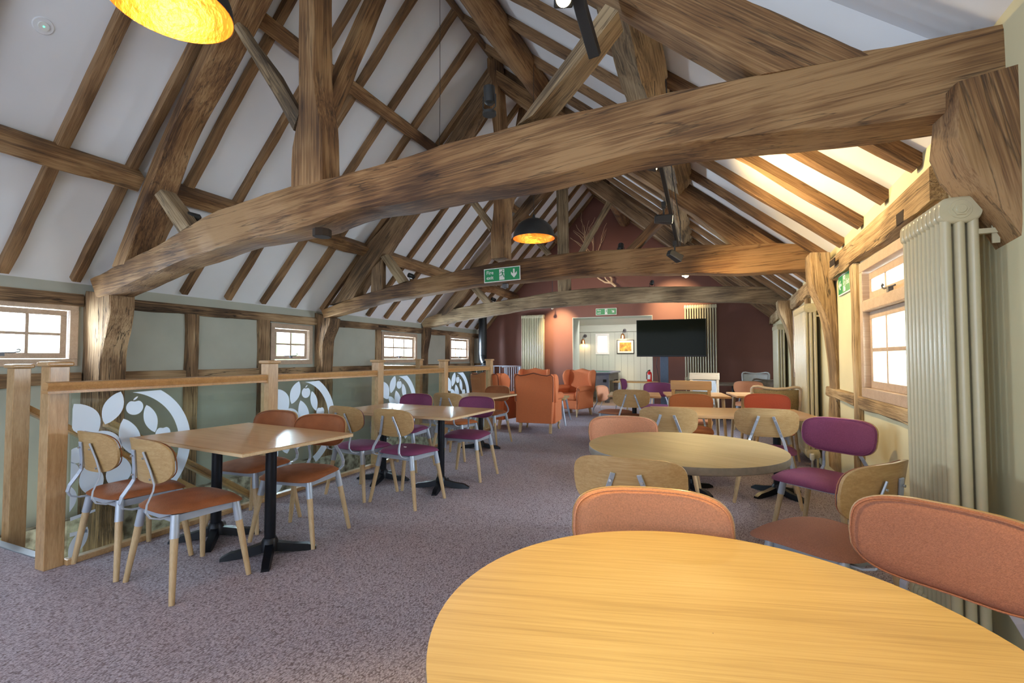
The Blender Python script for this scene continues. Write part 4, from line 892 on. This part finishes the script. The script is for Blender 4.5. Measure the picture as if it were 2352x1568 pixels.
# =================================================================== LIGHT FITTINGS
def dome(label, x, y, z, r, zc):
    t = thing('dome_pendant', label, 'pendant lamp', (x, y, z), 0, 'black dome pendants lined with gold')
    prof = [(r*math.cos(a), r*.98*math.sin(a)) for a in [R(90*k/16) for k in range(17)]]
    MB().lathe([(p[0] if p[0] > .001 else .001, p[1]) for p in prof], 48).build('shade', 'lampblack', t, smooth=60)
    MB().lathe([(max(.001, p[0]*.985), p[1]*.985) for p in prof], 48).build('gold_lining', 'gold', t, smooth=60)
    MB().lathe([(r, 0), (r*.985, 0)], 48).build('rim', 'gold', t)
    MB().tube([(0, 0, r*.97), (0, 0, r+.04)], [.02, .012], 12).build('cap', 'lampblack', t)
    MB().tube([(0, 0, r+.03), (0, 0, zc-z)], .0028, 6).build('cable', 'lampblack', t)
    return t
d0 = dome('lit black dome pendant glowing gold inside, cut by the top edge at the left', -2.30, 1.36, 2.9, .25, 5.9)
MB().lathe([(.001, -.03), (.022, -.02), (.03, 0), (.022, .022), (.012, .04), (.012, .07)], 16, (0, 0, .13)).build('bulb', 'glow', d0, smooth=60)
dome('black dome pendant with gold lining hanging beyond the nearest beam', -1.97, 5.28, 2.7, .25, 5.1)
def beam_spot(label, x, y, z, aim, lit=False):
    t = thing('beam_spotlight', label, 'spotlight', (x, y, z), 0, 'small black spotlights standing on the tie beams')
    MB().lathe([(.001, .0), (.045, 0), (.045, .018), (.03, .024), (.001, .024)], 20).build('base', 'lampblack', t, smooth=40)
    a = Vector(aim).normalized(); c = Vector((0, 0, .13)); side = a.cross(Vector((0, 0, 1)))
    side = side.normalized() if side.length > .05 else Vector((1, 0, 0))
    MB().tube([Vector((0,0,.02)), side*.045+Vector((0,0,.05)), c+side*.045], .004, 6).tube([Vector((0,0,.02)), -side*.045+Vector((0,0,.05)), c-side*.045], .004, 6).build('bracket', 'lampblack', t)
    MB().tube([c-a*.06, c-a*.045, c+a*.05, c+a*.055], [.018, .036, .038, .036], 20).build('lamp_head', 'lampblack', t, smooth=40)
    if lit: MB().tube([c+a*.05, c+a*.0565], .030, 16).build('lamp_face', 'steel', t)
beam_spot('black cylinder spotlight standing upright on the nearest tie beam, mid picture', -1.33, 2.74, 2.86, (0, -.1, 1), True)
beam_spot('small black spotlight at the low left end of the nearest tie beam', -4.58, 2.95, 2.50, (-.4, -.9, .1))
beam_spot('small black spotlight near the left end of the middle tie beam', -4.40, 6.25, 2.44, (-.4, -.9, .2))
beam_spot('black spotlight on the middle tie beam before the maroon gable', -1.12, 6.27, 2.60, (0, .6, .8))
beam_spot('small black spotlight at the left end of the farthest tie beam', -4.50, 9.5, 2.44, (-.5, -.8, .3))
beam_spot('small black spotlight mid way on the farthest tie beam', -1.10, 9.5, 2.60, (0, .8, .5))
# track with heads
def track_head(parent, p, aim, lit, watts=0, ang=90, col=WARM):
    a = Vector(aim).normalized(); p = Vector(p); up = Vector((0, 0, 1)); s = a.cross(up).normalized(); u = s.cross(a)
    st_ = MB().tube([p+Vector((0, 0, .13)), p+Vector((0, 0, .03))], .009, 10).box(p.x-.018, p.x+.018, p.y-.035, p.y+.035, p.z+.11, p.z+.16).build('stem', 'lampblack', parent)
    rings = []
    for k, h_ in ((-.085, .034), (.0, .040), (.075, .046)): rings.append([p+a*k+s*h_+u*h_*.9, p+a*(k)+s*h_*1.0-u*h_*.9, p+a*k-s*h_-u*h_*.9, p+a*k-s*h_+u*h_*.9])
    hd = MB().loft(rings).build('lamp_head', 'lampblack', parent, bevel=.008)
    fin = MB()
    for k in range(5): q = p - a*(.06-.012*k); fin.tube([q+u*.036-s*.03, q+u*.036+s*.03], 0, flat=(.0025, .012), up=a)
    fin.build('cooling_fins', 'lampblack', parent)
    MB().tube([p+a*.0755, p+a*.0775], .036, 20).build('lamp_face', 'glow' if lit > 1 else ('glowsoft' if lit else 'steel'), parent)
    if watts:
        q = Vector(parent.location) + p + a*.10; spot('lamp_beam', q, q+a, watts, col, ang, .8, .03)
t = thing('track_light', 'black hanging lighting track with several heads before the nearest beam gap', 'track light', (-.42, 4.3, 2.6))
def tl(x, y, z): return (x+.42, y-4.3, z-2.6)
MB().tube([tl(-.40, 3.55, 3.0), tl(-.36, 5.5, 2.52)], 0, flat=(.017, .019)).build('track_rail', 'lampblack', t, bevel=.003)
track_head(t, tl(-.46, 3.75, 2.78), (.95, .1, -.22), 2, 150, 120)
track_head(t, tl(-.42, 4.6, 2.57), (.95, .15, -.05), 1, 110, 120)
track_head(t, tl(-.38, 5.35, 2.37), (.6, .5, -.35), 0, 60, 110)
cb = MB()
for (x, y, z, z1) in ((-.40, 3.75, 2.95, 3.6), (-.37, 4.95, 2.66, 3.6)): cb.tube([tl(x, y, z), tl(x, y, z1)], .0022, 5)
cb.tube([tl(-.33, 3.9, 3.5), tl(-.325, 4.1, 3.15), tl(-.33, 4.5, 2.9), tl(-.30, 5.0, 2.64), tl(-.33, 5.45, 2.50)], .005, 6).build('cable', 'lampblack', t)
t = thing('track_light', 'glaring lit track spotlight at the top of the picture above the nearest beam', 'track light', (-.62, 2.15, 3.0))
track_head(t, (-.03, 0, .03), (.22, -.62, -.76), 2, 340, 90, (1, .68, .20))
MB().tube([(.0, -.12, .22), (.035, .12, .0), (.06, .28, -.13)], 0, flat=(.03, .022)).build('track_rail', 'lampblack', t, bevel=.004)
t = thing('track_light', 'small glaring spotlight hanging between the middle and farthest beams', 'track light', (-.43, 8.0, 2.62))
track_head(t, (0, 0, 0), (.45, -.6, -.6), 2, 90, 120); MB().tube([(0, 0, .15), (0, 0, 1.2)], .003, 6).build('cable', 'lampblack', t)
MB().lathe([(.001, -.02), (.014, -.014), (.02, 0), (.014, .014), (.001, .02)], 16, (-.01, -.1, -.045)).build('bulb', 'glow', t, smooth=60)
t = thing('detector', 'round white ceiling fitting with a tiny green light on the left slope', 'detector', tuple(P(99, 59, ((math.sin(SLL), 0, -math.cos(SLL)), math.sin(SLL)*RX - math.cos(SLL)*RZ))))
for nm, rr, hh, m_ in (('plate', .065, .008, 'ceil'), ('body', .035, .016, 'plastic'), ('led', .007, .018, 'led')):
    c0 = Vector((0, 0, 0)); MB().tube([c0, c0+nL*hh], [rr, rr*.93], 28, up=(0, 1, 0)).build(nm, m_, t, smooth=30)
tag(MB().tube([(-2.81, 4.5, 3.0), (-2.80, 4.5, 4.2), (-2.81, 4.5, 5.62)], .003, 6).build('hanging_cable', 'lampblack'), 'thin black cable hanging from the ridge behind the nearest tie beam', 'cable')

# =================================================================== SIGNS
def runner(mb_, X0, X1, ox, oz, s, flip=1):
    def q(pts): mb_.prism([(ox+flip*x*s, oz+z*s) for x, z in pts], X0, X1)
    q([(.10+.055*math.cos(a), .42+.055*math.sin(a)) for a in [2*math.pi*k/12 for k in range(12)]])
    for pts in ([(-.02, .33), (.06, .35), (.10, .16), (.02, .14)], [(-.02, .33), (-.16, .28), (-.20, .14), (-.155, .13), (-.12, .24), (0, .27)],
                [(.05, .34), (.14, .22), (.25, .22), (.25, .175), (.12, .17), (.04, .27)], [(.03, .17), (.10, .18), (.16, .02), (.24, -.16), (.185, -.18), (.10, -.02)],
                [(.02, .18), (.07, .14), (.0, -.02), (-.22, -.06), (-.23, -.01), (-.03, .03)]): q(pts)
def exit_sign(label, c, wd, ht, words_, arrow, rz=0, order=0):
    t = thing('exit_sign', label, 'sign', c, rz)
    b = MB().box(-wd/2, wd/2, -.004, .004, -ht/2, ht/2).build('plate', 'sign_white', t, bevel=.001)
    MB().box(-wd/2+.012, wd/2-.012, -.0055, -.004, -ht/2+.012, ht/2-.012).build('green_field', 'sign_green', t)
    cx = 0 if order == 0 else -.02*0
    pw = ht*.40
    MB().box(cx-pw/2, cx+pw/2, -.0065, -.0055, -ht*.38, ht*.38).build('doorway', 'sign_white', t)
    r_ = MB(); runner(r_, -.0078, -.0065, cx-.0, -ht*.07, ht*.85); r_.build('running_figure', 'sign_green', t)
    ar = MB(); s = ht*.9
    A = [(-.07, .38), (.07, .38), (.07, -.03), (.26, .16), (.26, -.06), (0, -.36), (-.26, -.06), (-.26, .16), (-.07, -.03)]
    rot = {'down': 0, 'left': -90, 'dr': 45}[arrow]; ca, sa = math.cos(R(rot)), math.sin(R(rot)); k = .95 if arrow != 'dr' else .8
    ax_ = wd*.33 if order == 0 else -wd*.33
    ar.prism([(ax_+(x*ca-z*sa)*s*k, (x*sa+z*ca)*s*k) for x, z in A], -.0068, -.0055); ar.build('arrow', 'sign_white', t)
    me = text_mesh(words_, ht*.36 if '\n' in words_ else ht*.36, 'LEFT'); me.materials.append(M['sign_white'])
    o = D.objects.new('lettering', me); COL.objects.link(o); o.parent = t; o.rotation_euler = (R(90), 0, 0)
    nl = words_.count('\n'); tx = -wd*.43 if order == 0 else wd*.14
    o.location = (tx, -.006, ht*.08 if nl else -ht*.10)
    return t
exit_sign('green and white fire exit sign with down arrow on the middle tie beam', (-2.77, 6.125, 2.462), .565, .2, 'Fire\nexit', 'down').rotation_euler = (0, R(-1.5), 0)
exit_sign('green fire exit sign with diagonal arrow above the opening in the end wall', (-2.665, YE-.012, 2.515), .56, .18, 'Fire\nexit', 'dr')
exit_sign('green exit sign with left arrow on the right wall beside the oak post', (WR(5.2)-.012, 5.2, 1.965), .52, .19, 'Exit', 'left', -91, 1)

# =================================================================== END WALL AND BEYOND
t = thing('television', 'large flat black television on a blue-grey floor stand', 'television', (-.94, 11.6, 0), 2)
MB().box(-.77, .77, 0, .05, 1.30, 2.17).build('casing', 'black', t, bevel=.006); MB().box(-.755, .755, -.003, .0, 1.33, 2.155).build('screen', 'tv', t)
MB().box(-.24, -.06, .06, .14, 0, 1.7).build('stand', 'bluegrey', t, bevel=.004); MB().box(-.5, .2, -.15, .4, 0, .03).build('stand_base', 'bluegrey', t)
MB().tube([(-.3, .1, 1.28), (-.33, .1, 1.1), (-.28, .1, .8), (-.26, .1, .5)], .006, 6).build('power_cable', 'black', t)
t = thing('fire_extinguisher', 'red fire extinguisher standing on the slim wooden side table', 'fire extinguisher', (-1.34, 10.93, .75))
MB().lathe([(.001, 0), (.05, 0), (.052, .01), (.052, .17), (.04, .205), (.018, .22), (.018, .235)], 20).build('cylinder', 'red', t, smooth=50)
MB().box(-.012, .012, -.02, .06, .235, .26).box(-.035, -.01, -.06, .0, .24, .25).build('handle', 'black', t); MB().tube([(-.02, 0, .235), (-.06, -.02, .2), (-.062, -.02, .05)], .008, 8).build('hose', 'black', t)
MB().box(-.035, .02, -.055, -.0505, .05, .15).build('label_panel', 'sign_white', t)
# pool table
t = thing('pool_table', 'grey pool table with green baize in the room beyond the opening', 'pool table', (-3.33, 14.2, 0), 0)
MB().box(-.52, .56, -.72, .74, .62, .82).build('body', 'pool_side', t, bevel=.01); MB().box(.30, .565, -.745, -.715, .36, .82).box(-.55, .30, -.74, -.722, .44, .82).build('end_panel', 'pool_end', t)
mb = MB()
mb.box(-.58, .62, -.8, -.68, .82, .87).box(-.58, .62, .68, .8, .82, .87).box(-.58, -.47, -.68, .68, .82, .87).box(.51, .62, -.68, .68, .82, .87); mb.build('cushion_rail', 'pool_end', t, bevel=.015)
MB().box(-.47, .51, -.68, .68, .82, .845).build('playing_bed', 'baize', t)
MB().box(.40, .50, -.75, -.744, .58, .66).build('ball_return', 'black', t)
for sx in (-.46, .50):
    for sy in (-.66, .68): MB().box(sx-.06, sx+.06, sy-.06, sy+.06, 0, .64).build('leg', 'pool_side', t, bevel=.004)
# framed picture, wall lamps
t = thing('framed_picture', 'small dark-framed golden nature print on the pale boarded wall', 'picture', (-2.57, WF-.012, 1.62))
MB().box(-.265, .265, -.02, .01, -.215, .215).build('frame', 'black', t, bevel=.004); MB().box(-.245, .245, -.022, -.0201, -.195, .195).build('mount', 'paper', t); MB().box(-.18, .18, -.024, -.0221, -.14, .135).build('print', 'picture', t)
def wall_lamp(label, x, z):
    t = thing('wall_lamp', label, 'wall lamp', (x, WF-.005, z), 0, 'copper wall lamps in the pool room')
    MB().tube([(.04, 0, 0), (.04, -.03, 0)], .055, 20).build('wall_plate_disc', 'darksteel', t, smooth=30)
    MB().tube([(.04, -.03, 0), (.02, -.1, .01), (0, -.13, -.04), (0, -.13, -.12)], .012, 10).build('arm', 'darksteel', t, smooth=40)
    MB().lathe([(.02, 0), (.035, -.01), (.06, -.06), (.07, -.14), (.075, -.155), (.068, -.15), (.05, -.05), (.02, -.01)], 24, (0, -.13, -.10)).build('shade', 'copper', t, smooth=50)
    point('wall_lamp_bulb', (x, WF-.14, z-.24), 6, (1, .7, .35), .03)
wall_lamp('copper bell wall lamp above the framed print', -2.63, 2.13); wall_lamp('copper bell wall lamp left of the small far window', -3.90, 1.98)
# antler-like branches on the end wall
random.seed(3)
br = MB()
def branch(p, d, r, n):
    pts = [p]; q = p.copy(); dd = d.copy(); L = .10+.05*random.random()
    for i in range(4): dd = (dd + Vector((random.uniform(-.35, .35), random.uniform(-.12, .12), random.uniform(-.2, .35)))).normalized(); q = q + dd*L; pts.append(q.copy())
    br.tube(pts, [r*(1-.15*i) for i in range(5)], 7)
    if n > 0:
        for k in (2, 3, 4): branch(pts[k], (dd + Vector((random.uniform(-1, 1), random.uniform(-.1, .1), random.uniform(-.3, .9)))).normalized(), r*.62, n-1)
base = P(1415, 658, ('Y', 12.45)); branch(base, Vector((-.75, 0, .5)), .028, 0)
br.tube([base, P(1404, 649, ('Y', 12.45)), P(1390, 648, ('Y', 12.45)), P(1375, 639, ('Y', 12.45)), P(1368, 632, ('Y', 12.45)), P(1360, 620, ('Y', 12.45))], [.032, .03, .024, .02, .016, .01], 8)
br.tube([P(1404, 649, ('Y', 12.45)), P(1405, 640, ('Y', 12.45)), P(1398, 632, ('Y', 12.45)), P(1385, 600, ('Y', 12.45)), P(1370, 575, ('Y', 12.45))], [.03, .028, .024, .02, .014], 8)
for k in range(7):
    s_ = P(1372-6*k, 590-2*k+random.uniform(-8, 8), ('Y', 12.42)); branch(s_, Vector((random.uniform(-.8, .4), 0, .7)).normalized(), .013, 1)
br.build('dried_branch', 'twig', smooth=60); tag(D.objects['dried_branch'], 'pale bare dried branch mounted high on the maroon gable wall', 'branch')
t = thing('wall_spotlight', 'small warm spotlight hanging on a rod before the end wall left radiator', 'spotlight', (-4.05, 12.3, 2.62))
MB().tube([(0, 0, .06), (0, 0, .95)], .008, 8).build('rod', 'darksteel', t); MB().lathe([(.001, -.035), (.03, -.02), (.04, 0), (.03, .03), (.012, .05), (.012, .08)], 18).build('lamp_head', 'steel', t, smooth=60)
# stove flue and metal guard rail
t = thing('stove_flue', 'black metal stove flue pipe rising in the far left corner', 'flue', (-6.0, 11.95, 0))
MB().tube([(0, 0, 1.30), (0, 0, 2.55)], .115, 28).build('pipe', 'black', t, smooth=40); MB().tube([(0, 0, 1.34), (.03, -.03, 1.22), (.12, -.10, 1.10)], [.115, .115, .112], 28).build('elbow', 'black', t, smooth=40)
MB().tube([(.12, -.10, 1.12), (.14, -.12, .9), (.14, -.12, 0)], [.11, .11, .11], 28).build('lower_pipe', 'black', t, smooth=40)
t = thing('guard_rail', 'blue-white metal guard rail with thin balusters behind the armchairs', 'railing', (-4.6, 11.3, 0))
MB().tube([(-1.3, 0, 1.06), (0, 0, 1.06), (0.05, -1.2, 1.06)], 0, flat=(.018, .012)).build('top_rail', 'chair_metal', t)
for i in range(8): MB().tube([(-1.25+i*.17, 0, 0), (-1.25+i*.17, 0, 1.06)], .011, 8).build('baluster', 'chair_metal', t)
for i in range(7): MB().tube([(.006+.042*i*.17/.7, -.16*(i+1), 0), (.006+.042*i*.17/.7, -.16*(i+1), 1.06)], .011, 8).build('baluster', 'chair_metal', t)
MB().tube([(0, 0, 0), (0, 0, 1.06)], .03, 10).build('corner_post', 'chair_metal', t)

# recess shade of mortises, as dark blocks set on the wall plates, plates and brackets on the beams
def mortise_shade(px, py, w_, h_, parent, right=True):
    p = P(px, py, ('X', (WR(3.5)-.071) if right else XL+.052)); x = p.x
    o = MB().box(x-.004, x+.004, p.y-w_/2, p.y+w_/2, p.z-h_/2, p.z+h_/2).build('mortise_shade', 'recess_shade_bracket', None, bevel=.003)
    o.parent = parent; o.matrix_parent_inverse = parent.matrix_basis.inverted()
M['recess_shade_bracket'] = mat('recess shade and bracket brown', (.03, .018, .01), .95)
wp = [o for o in COL.objects if o.name.startswith('wall_plate') and o.parent is None]
rp = [o for o in wp if 'right wall' in o['label']]; lp = [o for o in wp if 'left wall' in o['label']]
mortise_shade(2068, 500, .12, .07, rp[0]); mortise_shade(1912, 603, .20, .06, rp[0])
mortise_shade(763, 740, .16, .045, lp[2], False); mortise_shade(879, 750, .26, .04, lp[2], False)
def hanger(label, px, py, pl, m, sx, sz):
    p = P(px, py, pl); tag(MB().tube([p+Vector((0, .06, sz)), p+Vector((0, .06, -sz))], sx, 8).build('beam_bracket', m, bevel=.006), label, 'bracket')
hanger('dark octagonal peg end under the nearest tie beam at left of centre', 726, 531, S1, 'recess_shade_bracket', .07, .03)
hanger('round grey metal fitting under the middle tie beam below the fire exit sign', 1157, 655, ('Y', 6.2), 'darksteel', .05, .03)
